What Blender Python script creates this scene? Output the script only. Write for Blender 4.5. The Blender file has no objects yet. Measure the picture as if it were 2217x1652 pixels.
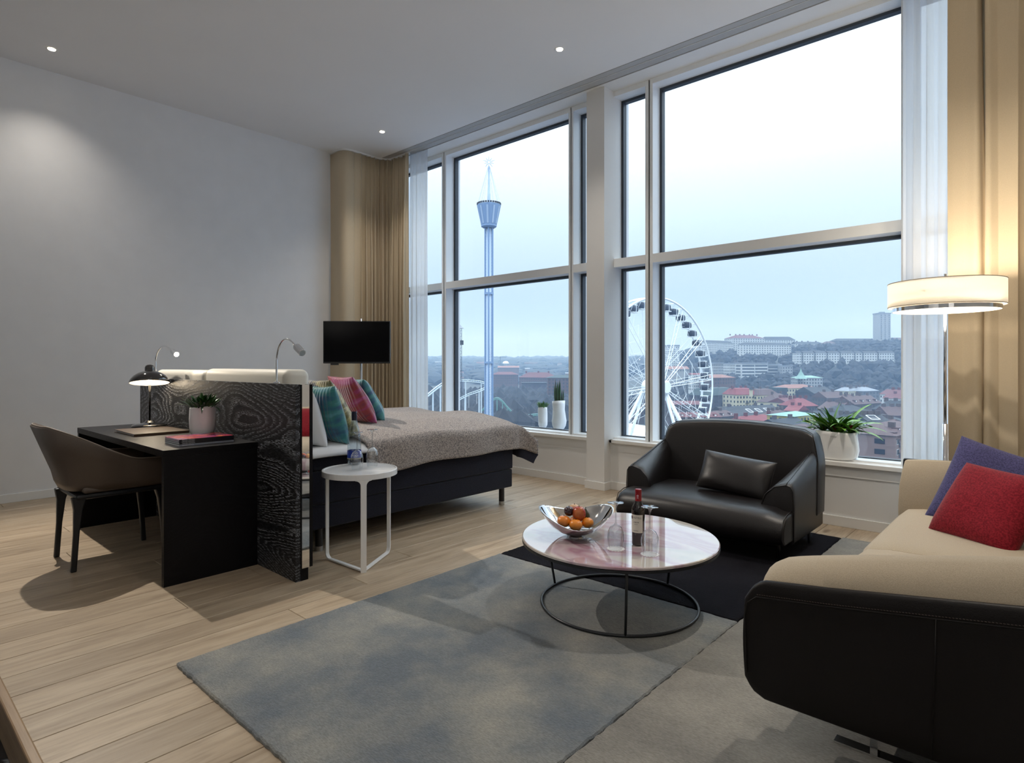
import bpy, bmesh, math, random
from mathutils import Vector, Matrix
random.seed(7)
C = bpy.context.scene.collection
PI = math.pi
sc = bpy.context.scene

# ------------------------------------------------------------------ camera
FPX, CX, HY, CAMH, YAW = 1306.0, 1108.5, 790.0, 1.20, math.radians(42.1)
Fx, Fy = -math.sin(YAW), math.cos(YAW)
Rx, Ry = math.cos(YAW), math.sin(YAW)
cd = bpy.data.cameras.new('camera'); cam = bpy.data.objects.new('camera', cd); C.objects.link(cam)
cam.location = (0, 0, CAMH); cam.rotation_euler = (PI/2, 0, YAW)
cd.sensor_width = 36.0; cd.lens = FPX/2217*36.0
cd.shift_y = -(826-HY)/2217.0
cd.clip_start = 0.05; cd.clip_end = 8000
sc.camera = cam

# ------------------------------------------------------------------ world: overcast evening sky
w = bpy.data.worlds.new('sky'); sc.world = w; w.use_nodes = True
nt = w.node_tree; nt.nodes.clear()
wo = nt.nodes.new('ShaderNodeOutputWorld'); bg = nt.nodes.new('ShaderNodeBackground')
tc = nt.nodes.new('ShaderNodeTexCoord'); sx = nt.nodes.new('ShaderNodeSeparateXYZ')
cr = nt.nodes.new('ShaderNodeValToRGB'); nz = nt.nodes.new('ShaderNodeTexNoise')
mp = nt.nodes.new('ShaderNodeMapping'); mp.inputs['Scale'].default_value = (1, 1, 5)
mxw = nt.nodes.new('ShaderNodeMath'); mxw.operation = 'MULTIPLY_ADD'
nz.inputs['Scale'].default_value = 1.6; nz.inputs['Detail'].default_value = 4
nt.links.new(tc.outputs['Generated'], sx.inputs[0]); nt.links.new(tc.outputs['Generated'], mp.inputs[0])
nt.links.new(mp.outputs[0], nz.inputs['Vector'])
nt.links.new(nz.outputs[0], mxw.inputs[0]); mxw.inputs[1].default_value = 0.10
nt.links.new(sx.outputs['Z'], mxw.inputs[2])
nt.links.new(mxw.outputs[0], cr.inputs[0]); nt.links.new(cr.outputs[0], bg.inputs[0]); nt.links.new(bg.outputs[0], wo.inputs[0])
e = cr.color_ramp.elements
e[0].position = 0.0; e[0].color = (0.44, 0.59, 0.90, 1)
e[1].position = 0.62; e[1].color = (0.72, 0.86, 1.0, 1)
for p_, c_ in ((0.06, (0.47, 0.63, 0.94, 1)), (0.14, (0.50, 0.67, 0.96, 1)), (0.25, (0.66, 0.82, 1.0, 1)), (0.38, (0.74, 0.88, 1.0, 1))):
    q = cr.color_ramp.elements.new(p_); q.color = c_
# an overcast sky grows brighter towards the zenith
zr = nt.nodes.new('ShaderNodeMapRange'); zr.interpolation_type = 'SMOOTHSTEP'
zr.inputs['From Min'].default_value = 0.10; zr.inputs['From Max'].default_value = 0.95; zr.inputs['To Min'].default_value = 0.95; zr.inputs['To Max'].default_value = 4.6
nt.links.new(sx.outputs['Z'], zr.inputs['Value']); nt.links.new(zr.outputs[0], bg.inputs[1])

sc.view_settings.view_transform = 'Standard'; sc.view_settings.look = 'None'
sc.view_settings.gamma = 1.0; sc.view_settings.use_curve_mapping = False
sc.view_settings.exposure = 0.10
cy = sc.cycles
cy.max_bounces = 8; cy.diffuse_bounces = 4; cy.glossy_bounces = 4; cy.transmission_bounces = 4; cy.transparent_max_bounces = 14
cy.caustics_reflective = False; cy.caustics_refractive = False; cy.sample_clamp_indirect = 4.0
cy.use_denoising = True

# ------------------------------------------------------------------ lights (top of file so they are easy to tune)
WARM = (1.0, 0.83, 0.61)
NEUT = (1.0, 0.91, 0.80)
def light(kind, name, loc, energy, color, size=0.05, rot=None, **kw):
    l = bpy.data.lights.new(name, kind); l.energy = energy; l.color = color
    if kind in ('POINT', 'SPOT'): l.shadow_soft_size = size
    for k, v in kw.items(): setattr(l, k, v)
    o = bpy.data.objects.new(name, l); C.objects.link(o); o.location = loc
    if rot: o.rotation_euler = rot
    return o
CEIL = 3.86
# (x, y, watts, cone degrees, seen in the photo)
DOWN = [(-6.28, 1.17, 42, 110, True), (-3.11, 4.04, 80, 100, True), (-5.71, 4.11, 60, 100, True),
        (-2.9, 1.3, 18, 100, False), (-0.6, 3.6, 170, 100, False), (-0.6, 1.2, 25, 100, False),
        (-4.6, -1.4, 8, 110, False), (-1.5, -1.4, 12, 110, False)]  # this pair behind the camera is added fill, without fittings
# the adjustable lamp nearest the left wall is aimed at the desk
_d = Vector((-3.9, 1.35, 0.55))-Vector((-6.28, 1.17, CEIL-0.03))
light('SPOT', 'downlight_beam', (-6.28, 1.17, CEIL-0.014), 450, NEUT, 0.022, _d.to_track_quat('-Z', 'Y').to_euler(), spot_size=math.radians(82), spot_blend=0.55)
# added fill lamps, unseen behind the camera, brightening the ceiling (their stands are built below)
FILL_UP = [(-2.6, -2.5, 60), (0.75, -0.9, 135)]
for x, y, wt in FILL_UP:
    light('SPOT', 'uplighter_beam', (x, y, 1.72), wt, (1.0, 0.94, 0.87), 0.12, (PI, 0, 0), spot_size=math.radians(165), spot_blend=0.5)
for x, y, wt, cone, vis in DOWN:
    light('SPOT', 'downlight_beam', (x, y, CEIL-0.012), wt, NEUT, 0.03, (0, 0, 0), spot_size=math.radians(cone), spot_blend=1.0)
# window daylight portals help sampling
for x0, x1 in ((-6.3, -3.45), (-3.2, -0.1)):
    pl = light('AREA', 'window_portal', ((x0+x1)/2, 5.32, 2.15), 1, (1, 1, 1), rot=(-PI/2, 0, 0), shape='RECTANGLE', size=x1-x0)
    pl.data.size_y = 3.4; pl.data.cycles.is_portal = True

# ------------------------------------------------------------------ materials
def new_mat(name):
    m = bpy.data.materials.new(name); m.use_nodes = True
    return m, m.node_tree, m.node_tree.nodes['Principled BSDF']
def N(nt, t, **kw):
    n = nt.nodes.new(t)
    for k, v in kw.items():
        if k in n.inputs: n.inputs[k].default_value = v
        else: setattr(n, k, v)
    return n
def mat(name, col, rough=0.5, metal=0.0, noise=0.0, nscale=20.0, bump=0.0, bscale=60.0, stretch=(1, 1, 1), spec=0.5, sheen=0.0, coat=0.0, rand=0.0, emit=None, es=0.0, alpha=None):
    m, nt, b = new_mat(name)
    b.inputs['Base Color'].default_value = (*col, 1); b.inputs['Roughness'].default_value = rough
    b.inputs['Metallic'].default_value = metal; b.inputs['Specular IOR Level'].default_value = spec
    b.inputs['Coat Weight'].default_value = coat; b.inputs['Coat Roughness'].default_value = 0.05
    if sheen: b.inputs['Sheen Weight'].default_value = sheen
    if emit: b.inputs['Emission Color'].default_value = (*emit, 1); b.inputs['Emission Strength'].default_value = es
    tcn = N(nt, 'ShaderNodeTexCoord'); mpn = N(nt, 'ShaderNodeMapping'); mpn.inputs['Scale'].default_value = stretch
    nt.links.new(tcn.outputs['Object'], mpn.inputs[0])
    if noise or rand:
        nn = N(nt, 'ShaderNodeTexNoise', Scale=nscale, Detail=5.0); nt.links.new(mpn.outputs[0], nn.inputs['Vector'])
        r = N(nt, 'ShaderNodeMapRange'); r.inputs['From Min'].default_value = 0.3; r.inputs['From Max'].default_value = 0.7
        r.inputs['To Min'].default_value = 1-noise; r.inputs['To Max'].default_value = 1+noise
        nt.links.new(nn.outputs[0], r.inputs['Value'])
        src = r.outputs[0]
        if rand:
            oi = N(nt, 'ShaderNodeObjectInfo'); rr = N(nt, 'ShaderNodeMapRange'); rr.inputs['To Min'].default_value = 1-rand; rr.inputs['To Max'].default_value = 1+rand
            nt.links.new(oi.outputs['Random'], rr.inputs['Value'])
            mm = N(nt, 'ShaderNodeMath', operation='MULTIPLY'); nt.links.new(src, mm.inputs[0]); nt.links.new(rr.outputs[0], mm.inputs[1]); src = mm.outputs[0]
        vm = N(nt, 'ShaderNodeVectorMath', operation='SCALE'); vm.inputs[0].default_value = col
        nt.links.new(src, vm.inputs['Scale']); nt.links.new(vm.outputs[0], b.inputs['Base Color'])
    if bump:
        bn = N(nt, 'ShaderNodeTexNoise', Scale=bscale, Detail=4.0); nt.links.new(mpn.outputs[0], bn.inputs['Vector'])
        bb = N(nt, 'ShaderNodeBump', Strength=bump, Distance=0.01); nt.links.new(bn.outputs[0], bb.inputs['Height'])
        nt.links.new(bb.outputs[0], b.inputs['Normal'])
    return m
def ramp(nt, src, stops, interp='LINEAR'):
    r = N(nt, 'ShaderNodeValToRGB'); r.color_ramp.interpolation = interp
    el = r.color_ramp.elements
    while len(el) > 1: el.remove(el[-1])
    el[0].position = stops[0][0]; el[0].color = (*stops[0][1], 1)
    for p_, c_ in stops[1:]:
        q = el.new(p_); q.color = (*c_, 1)
    if src is not None: nt.links.new(src, r.inputs[0])
    return r

def oak_mat(name, tint=(1, 1, 1), axis_scale=(7.5, 0.75, 7.5)):
    m, nt, b = new_mat(name)
    tcn = N(nt, 'ShaderNodeTexCoord'); oi = N(nt, 'ShaderNodeObjectInfo')
    off = N(nt, 'ShaderNodeVectorMath', operation='SCALE'); off.inputs[0].default_value = (7.3, 31.7, 3.1)
    nt.links.new(oi.outputs['Random'], off.inputs['Scale'])
    add = N(nt, 'ShaderNodeVectorMath', operation='ADD'); nt.links.new(tcn.outputs['Object'], add.inputs[0]); nt.links.new(off.outputs[0], add.inputs[1])
    mpn = N(nt, 'ShaderNodeMapping'); mpn.inputs['Scale'].default_value = axis_scale; nt.links.new(add.outputs[0], mpn.inputs[0])
    n1 = N(nt, 'ShaderNodeTexNoise', Scale=1.4, Detail=6.0, Distortion=1.2); nt.links.new(mpn.outputs[0], n1.inputs['Vector'])
    n2 = N(nt, 'ShaderNodeTexNoise', Scale=9.0, Detail=4.0, Distortion=0.4); nt.links.new(mpn.outputs[0], n2.inputs['Vector'])
    c1 = ramp(nt, n1.outputs[0], [(0.25, (0.31*tint[0], 0.235*tint[1], 0.16*tint[2])), (0.5, (0.43*tint[0], 0.34*tint[1], 0.24*tint[2])), (0.75, (0.51*tint[0], 0.42*tint[1], 0.31*tint[2]))])
    c2 = ramp(nt, n2.outputs[0], [(0.3, (0.72, 0.70, 0.68)), (0.55, (1, 1, 1)), (0.8, (1.08, 1.07, 1.05))])
    mx = N(nt, 'ShaderNodeMix', data_type='RGBA', blend_type='MULTIPLY'); mx.inputs['Factor'].default_value = 0.6
    nt.links.new(c1.outputs[0], mx.inputs['A']); nt.links.new(c2.outputs[0], mx.inputs['B'])
    # knots
    mk_ = N(nt, 'ShaderNodeMapping'); mk_.inputs['Scale'].default_value = (2.6, 0.9, 2.6) if axis_scale[1] < axis_scale[0] else (0.9, 2.6, 2.6)
    nt.links.new(add.outputs[0], mk_.inputs[0])
    vo = N(nt, 'ShaderNodeTexVoronoi', Scale=1.0); nt.links.new(mk_.outputs[0], vo.inputs['Vector'])
    kr = ramp(nt, vo.outputs['Distance'], [(0.0, (0.25, 0.2, 0.17)), (0.035, (0.45, 0.38, 0.33)), (0.07, (1, 1, 1))])
    mx2 = N(nt, 'ShaderNodeMix', data_type='RGBA', blend_type='MULTIPLY'); mx2.inputs['Factor'].default_value = 0.75
    nt.links.new(mx.outputs['Result'], mx2.inputs['A']); nt.links.new(kr.outputs[0], mx2.inputs['B'])
    rr = N(nt, 'ShaderNodeMapRange'); rr.inputs['To Min'].default_value = 0.86; rr.inputs['To Max'].default_value = 1.10
    nt.links.new(oi.outputs['Random'], rr.inputs['Value'])
    vm = N(nt, 'ShaderNodeVectorMath', operation='SCALE'); nt.links.new(mx2.outputs['Result'], vm.inputs[0]); nt.links.new(rr.outputs[0], vm.inputs['Scale'])
    nt.links.new(vm.outputs[0], b.inputs['Base Color'])
    b.inputs['Roughness'].default_value = 0.42; b.inputs['Specular IOR Level'].default_value = 0.35
    bb = N(nt, 'ShaderNodeBump', Strength=0.12, Distance=0.004); nt.links.new(n2.outputs[0], bb.inputs['Height']); nt.links.new(bb.outputs[0], b.inputs['Normal'])
    return m

def black_oak_mat(name, figured=True):
    m, nt, b = new_mat(name)
    tcn = N(nt, 'ShaderNodeTexCoord')
    mpn = N(nt, 'ShaderNodeMapping'); mpn.inputs['Scale'].default_value = (0.85, 2.0, 3.3); mpn.inputs['Location'].default_value = (2.35, 0, 1.7) if figured else (1.3, 0.5, 0.2)
    nt.links.new(tcn.outputs['Object'], mpn.inputs[0])
    nd = N(nt, 'ShaderNodeTexNoise', Scale=0.85, Detail=1.2, Roughness=0.3); nt.links.new(mpn.outputs[0], nd.inputs['Vector'])
    nw = N(nt, 'ShaderNodeTexNoise', Scale=9.0, Detail=2.0); nt.links.new(mpn.outputs[0], nw.inputs['Vector'])
    m1 = N(nt, 'ShaderNodeMath', operation='MULTIPLY_ADD'); nt.links.new(nw.outputs[0], m1.inputs[0]); m1.inputs[1].default_value = 0.02; nt.links.new(nd.outputs[0], m1.inputs[2])
    m2 = N(nt, 'ShaderNodeMath', operation='MULTIPLY'); nt.links.new(m1.outputs[0], m2.inputs[0]); m2.inputs[1].default_value = 40.0
    wv = N(nt, 'ShaderNodeMath', operation='FRACT'); nt.links.new(m2.outputs[0], wv.inputs[0])
    mp2 = N(nt, 'ShaderNodeMapping'); mp2.inputs['Scale'].default_value = (30, 160, 240); nt.links.new(tcn.outputs['Object'], mp2.inputs[0])
    n2 = N(nt, 'ShaderNodeTexNoise', Scale=1.0, Detail=2.0); nt.links.new(mp2.outputs[0], n2.inputs['Vector'])
    pr = ramp(nt, n2.outputs[0], [(0.46, (0, 0, 0)), (0.56, (1, 1, 1))])
    wr = ramp(nt, wv.outputs[0], [(0.0, (0.05, 0.05, 0.05)), (0.35, (0.12, 0.12, 0.12)), (0.85, (1, 1, 1)), (1.0, (0.1, 0.1, 0.1))])
    mul = N(nt, 'ShaderNodeMath', operation='MULTIPLY'); nt.links.new(pr.outputs[0], mul.inputs[0]); nt.links.new(wr.outputs[0], mul.inputs[1])
    cr_ = ramp(nt, mul.outputs[0], [(0.0, (0.003, 0.003, 0.0045)), (1.0, (0.24, 0.255, 0.285) if figured else (0.006, 0.006, 0.008))])
    nt.links.new(cr_.outputs[0], b.inputs['Base Color'])
    b.inputs['Roughness'].default_value = 0.42; b.inputs['Specular IOR Level'].default_value = 0.35 if figured else 0.2
    bb = N(nt, 'ShaderNodeBump', Strength=0.3, Distance=0.002); nt.links.new(mul.outputs[0], bb.inputs['Height']); nt.links.new(bb.outputs[0], b.inputs['Normal'])
    return m

def rug_mat(name, c1, c2, sheen=0.25):
    m, nt, b = new_mat(name)
    tcn = N(nt, 'ShaderNodeTexCoord')
    n1 = N(nt, 'ShaderNodeTexNoise', Scale=1.7, Detail=8.0, Roughness=0.62); nt.links.new(tcn.outputs['Object'], n1.inputs['Vector'])
    mpn = N(nt, 'ShaderNodeMapping'); mpn.inputs['Scale'].default_value = (90, 260, 90); nt.links.new(tcn.outputs['Object'], mpn.inputs[0])
    n2 = N(nt, 'ShaderNodeTexNoise', Scale=1.0, Detail=3.0); nt.links.new(mpn.outputs[0], n2.inputs['Vector'])
    r1 = ramp(nt, n1.outputs[0], [(0.38, c1), (0.50, tuple((a+b_)/2 for a, b_ in zip(c1, c2))), (0.61, c2)])
    r2 = ramp(nt, n2.outputs[0], [(0.3, (0.72, 0.72, 0.72)), (0.7, (1.15, 1.15, 1.15))])
    mx = N(nt, 'ShaderNodeMix', data_type='RGBA', blend_type='MULTIPLY'); mx.inputs['Factor'].default_value = 0.9
    nt.links.new(r1.outputs[0], mx.inputs['A']); nt.links.new(r2.outputs[0], mx.inputs['B']); nt.links.new(mx.outputs['Result'], b.inputs['Base Color'])
    b.inputs['Roughness'].default_value = 0.95; b.inputs['Specular IOR Level'].default_value = 0.1; b.inputs['Sheen Weight'].default_value = sheen
    bb = N(nt, 'ShaderNodeBump', Strength=0.6, Distance=0.006); nt.links.new(n2.outputs[0], bb.inputs['Height']); nt.links.new(bb.outputs[0], b.inputs['Normal'])
    return m

def glass_mat(name, tint=(0.96, 0.98, 0.98), ior=1.45, gain=1.0, rough=0.0):
    m = bpy.data.materials.new(name); m.use_nodes = True; nt = m.node_tree; nt.nodes.clear()
    out = N(nt, 'ShaderNodeOutputMaterial'); mx = N(nt, 'ShaderNodeMixShader'); tr = N(nt, 'ShaderNodeBsdfTransparent'); gl = N(nt, 'ShaderNodeBsdfGlossy')
    tr.inputs[0].default_value = (*tint, 1); gl.inputs['Roughness'].default_value = rough
    lw = N(nt, 'ShaderNodeLayerWeight', Blend=0.5); pw = N(nt, 'ShaderNodeMath', operation='POWER'); pw.inputs[1].default_value = 4.0; nt.links.new(lw.outputs['Facing'], pw.inputs[0])
    mu = N(nt, 'ShaderNodeMath', operation='MULTIPLY_ADD'); mu.inputs[1].default_value = 0.8*gain; mu.inputs[2].default_value = 0.06*gain; mu.use_clamp = True
    nt.links.new(pw.outputs[0], mu.inputs[0]); nt.links.new(mu.outputs[0], mx.inputs[0]); nt.links.new(tr.outputs[0], mx.inputs[1]); nt.links.new(gl.outputs[0], mx.inputs[2])
    nt.links.new(mx.outputs[0], out.inputs[0])
    return m

def fabric_mat(name, col, trans=0.0, transp=0.0, weave=0.0, col2=None, bump=0.2, scale=260):
    m = bpy.data.materials.new(name); m.use_nodes = True; nt = m.node_tree; b = nt.nodes['Principled BSDF']; out = nt.nodes['Material Output']
    b.inputs['Roughness'].default_value = 0.9; b.inputs['Specular IOR Level'].default_value = 0.15; b.inputs['Sheen Weight'].default_value = 0.15
    tcn = N(nt, 'ShaderNodeTexCoord')
    n1 = N(nt, 'ShaderNodeTexNoise', Scale=scale, Detail=2.0); nt.links.new(tcn.outputs['Object'], n1.inputs['Vector'])
    col2 = col2 or tuple(c*0.8 for c in col)
    r = ramp(nt, n1.outputs[0], [(0.38, col2), (0.62, col)]); nt.links.new(r.outputs[0], b.inputs['Base Color'])
    bb = N(nt, 'ShaderNodeBump', Strength=bump, Distance=0.003); nt.links.new(n1.outputs[0], bb.inputs['Height']); nt.links.new(bb.outputs[0], b.inputs['Normal'])
    last = b.outputs[0]
    if trans:
        t = N(nt, 'ShaderNodeBsdfTranslucent'); t.inputs[0].default_value = (*col, 1)
        mx = N(nt, 'ShaderNodeMixShader'); mx.inputs[0].default_value = trans
        nt.links.new(last, mx.inputs[1]); nt.links.new(t.outputs[0], mx.inputs[2]); last = mx.outputs[0]
    if transp:
        t = N(nt, 'ShaderNodeBsdfTransparent'); mx = N(nt, 'ShaderNodeMixShader'); mx.inputs[0].default_value = transp
        nt.links.new(last, mx.inputs[1]); nt.links.new(t.outputs[0], mx.inputs[2]); last = mx.outputs[0]
    nt.links.new(last, out.inputs[0])
    return m

def plisse_mat(name, stops, axis=0, freq=70):
    """pleated iridescent silk: colour bands along the cushion, fine pleats as relief"""
    m, nt, b = new_mat(name)
    tcn = N(nt, 'ShaderNodeTexCoord'); s = N(nt, 'ShaderNodeSeparateXYZ'); nt.links.new(tcn.outputs['Object'], s.inputs[0])
    nn = N(nt, 'ShaderNodeTexNoise', Scale=7.0, Detail=3.0); mpn = N(nt, 'ShaderNodeMapping'); mpn.inputs['Scale'].default_value = (0.5, 2.5, 1)
    nt.links.new(tcn.outputs['Object'], mpn.inputs[0]); nt.links.new(mpn.outputs[0], nn.inputs['Vector'])
    r = ramp(nt, nn.outputs[0], stops); nt.links.new(r.outputs[0], b.inputs['Base Color'])
    wv = N(nt, 'ShaderNodeTexWave', bands_direction='X', Scale=freq/6.28, Distortion=1.2, Detail=1.0); nt.links.new(tcn.outputs['Object'], wv.inputs['Vector'])
    bb = N(nt, 'ShaderNodeBump', Strength=0.9, Distance=0.006); nt.links.new(wv.outputs['Fac'], bb.inputs['Height']); nt.links.new(bb.outputs[0], b.inputs['Normal'])
    b.inputs['Roughness'].default_value = 0.38; b.inputs['Sheen Weight'].default_value = 0.4; b.inputs['Specular IOR Level'].default_value = 0.6
    return m

M = {}
M['wall'] = mat('white_paint', (0.78, 0.78, 0.77), 0.75, noise=0.015, nscale=3, bump=0.03, bscale=300)
M['wallpaper'] = mat('pale_grey_wallcovering', (0.76, 0.77, 0.78), 0.8, noise=0.02, nscale=5, bump=0.06, bscale=420)
M['ceil'] = mat('ceiling_paint', (0.80, 0.80, 0.80), 0.85, noise=0.01, nscale=2)
M['trim'] = mat('white_satin_paint', (0.80, 0.80, 0.78), 0.4)
M['sill'] = mat('white_stone_sill', (0.85, 0.84, 0.81), 0.3, noise=0.03, nscale=6)
M['alu'] = mat('white_window_frame', (0.87, 0.89, 0.90), 0.35)
M['gasket'] = mat('dark_grey_gasket', (0.035, 0.045, 0.06), 0.45)
M['track'] = mat('grey_track', (0.42, 0.42, 0.42), 0.5)
M['slot'] = mat('black_gap', (0.01, 0.01, 0.012), 0.7)
M['pane'] = glass_mat('window_glass', (0.97, 0.985, 0.99), 1.45, 0.5)
M['glass'] = glass_mat('clear_glass', (0.90, 0.92, 0.93), 1.5, 2.3)
M['bottleglass'] = glass_mat('clear_bottle_glass', (0.80, 0.86, 0.90), 1.5, 1.6)
M['oak'] = oak_mat('oiled_oak')
M['oak_step'] = oak_mat('oak_step', (0.72, 0.62, 0.52), (0.7, 11, 11))
M['blackoak'] = black_oak_mat('black_stained_oak')
M['blackoak_plain'] = black_oak_mat('black_stained_oak_plain', False)
M['subfloor'] = mat('dark_joint', (0.10, 0.075, 0.05), 0.9)
M['leather'] = mat('dark_brown_leather', (0.0075, 0.006, 0.0065), 0.38, bump=0.10, bscale=240, noise=0.15, nscale=4, spec=0.55)
M['leather2'] = mat('espresso_leather', (0.0045, 0.0032, 0.003), 0.45, bump=0.12, bscale=300, noise=0.1, nscale=5, spec=0.28)
M['stitch'] = mat('dark_thread', (0.05, 0.035, 0.03), 0.8)
M['blackmetal'] = mat('black_metal', (0.012, 0.014, 0.018), 0.35, spec=0.5)
M['blackgloss'] = mat('black_gloss_enamel', (0.008, 0.007, 0.007), 0.07, coat=1.0)
M['chrome'] = mat('chrome', (0.85, 0.86, 0.88), 0.08, 1.0)
M['steel'] = mat('polished_steel', (0.80, 0.78, 0.76), 0.04, 1.0)
M['brushed'] = mat('brushed_steel', (0.5, 0.5, 0.5), 0.3, 1.0)
M['whitemetal'] = mat('white_powder_coat', (0.88, 0.89, 0.89), 0.35)
M['tabletop'] = mat('white_tabletop', (0.88, 0.89, 0.90), 0.18, spec=0.5)
M['cream'] = mat('cream_leather', (0.80, 0.77, 0.68), 0.5, bump=0.05, bscale=200)
M['felt'] = fabric_mat('beige_wool_felt', (0.50, 0.425, 0.32), col2=(0.43, 0.36, 0.265), scale=420, bump=0.3)
M['bedbase'] = fabric_mat('dark_navy_fabric', (0.016, 0.018, 0.031), col2=(0.006, 0.007, 0.013), scale=330)
M['throw'] = fabric_mat('grey_brown_tweed', (0.46, 0.40, 0.36), col2=(0.17, 0.155, 0.155), scale=130, bump=0.35)
M['throw_back'] = fabric_mat('navy_lining', (0.03, 0.032, 0.05), scale=300)
M['linen'] = mat('white_cotton', (0.84, 0.85, 0.88), 0.85, bump=0.06, bscale=30)
M['curtain'] = fabric_mat('beige_curtain', (0.72, 0.60, 0.43), trans=0.10, col2=(0.65, 0.54, 0.375), scale=420, bump=0.1)
M['sheer'] = fabric_mat('white_sheer', (0.95, 0.96, 0.97), trans=0.65, transp=0.36, col2=(0.92, 0.93, 0.95), scale=300, bump=0.05)
M['tan_cushion'] = mat('taupe_chair_leather', (0.115, 0.088, 0.07), 0.45, bump=0.08, bscale=260)
M['tan_inner'] = mat('taupe_chair_lining', (0.30, 0.25, 0.21), 0.5)
M['screen'] = mat('tv_screen', (0.002, 0.002, 0.003), 0.10, spec=0.12)
M['tvcase'] = mat('tv_bezel', (0.012, 0.012, 0.014), 0.35)
M['ceramic'] = mat('matt_white_ceramic', (0.88, 0.88, 0.87), 0.38, spec=0.4)
M['soil'] = mat('potting_soil', (0.02, 0.014, 0.01), 0.9)
M['leaf'] = mat('green_leaf', (0.045, 0.15, 0.025), 0.35, noise=0.3, nscale=14, rand=0.2)
M['leaf_dark'] = mat('dark_green_leaf', (0.018, 0.065, 0.02), 0.3, noise=0.3, nscale=14, rand=0.25)
M['leaf_bright'] = mat('bright_green_leaf', (0.16, 0.36, 0.05), 0.3, noise=0.35, nscale=9, rand=0.3)
M['bract'] = mat('red_bract', (0.25, 0.015, 0.03), 0.4)
M['shade'] = fabric_mat('cream_lamp_shade', (0.95, 0.93, 0.88), trans=0.5, col2=(0.92, 0.89, 0.83), scale=200, bump=0.02)
M['diffuser'] = mat('lit_diffuser', (0.9, 0.85, 0.75), 0.5, emit=(1.0, 0.86, 0.66), es=2.6)
M['bulb'] = mat('lit_bulb', (1, 0.95, 0.85), 0.5, emit=(1.0, 0.88, 0.68), es=30)
M['lampinner'] = mat('lit_inside_of_shade', (0.95, 0.88, 0.76), 0.5)
M['marble'] = None
m, nt, b = new_mat('black_marble')
tcn = N(nt, 'ShaderNodeTexCoord'); n1 = N(nt, 'ShaderNodeTexNoise', Scale=5.0, Detail=8.0, Distortion=2.0); nt.links.new(tcn.outputs['Object'], n1.inputs['Vector'])
r = ramp(nt, n1.outputs[0], [(0.50, (0.012, 0.014, 0.018)), (0.60, (0.03, 0.034, 0.04)), (0.64, (0.30, 0.32, 0.35)), (0.68, (0.02, 0.024, 0.03))]); nt.links.new(r.outputs[0], b.inputs['Base Color'])
b.inputs['Roughness'].default_value = 0.25; M['marble'] = m
M['rug_blue'] = rug_mat('grey_blue_wool', (0.125, 0.15, 0.175), (0.30, 0.295, 0.265))
M['rug_black'] = rug_mat('near_black_wool', (0.005, 0.005, 0.008), (0.010, 0.010, 0.014), 0.0)
M['rug_grey'] = rug_mat('warm_grey_wool', (0.18, 0.172, 0.158), (0.31, 0.295, 0.26))
M['mirror'] = mat('mirror', (0.9, 0.9, 0.9), 0.02, 1.0)

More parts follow.
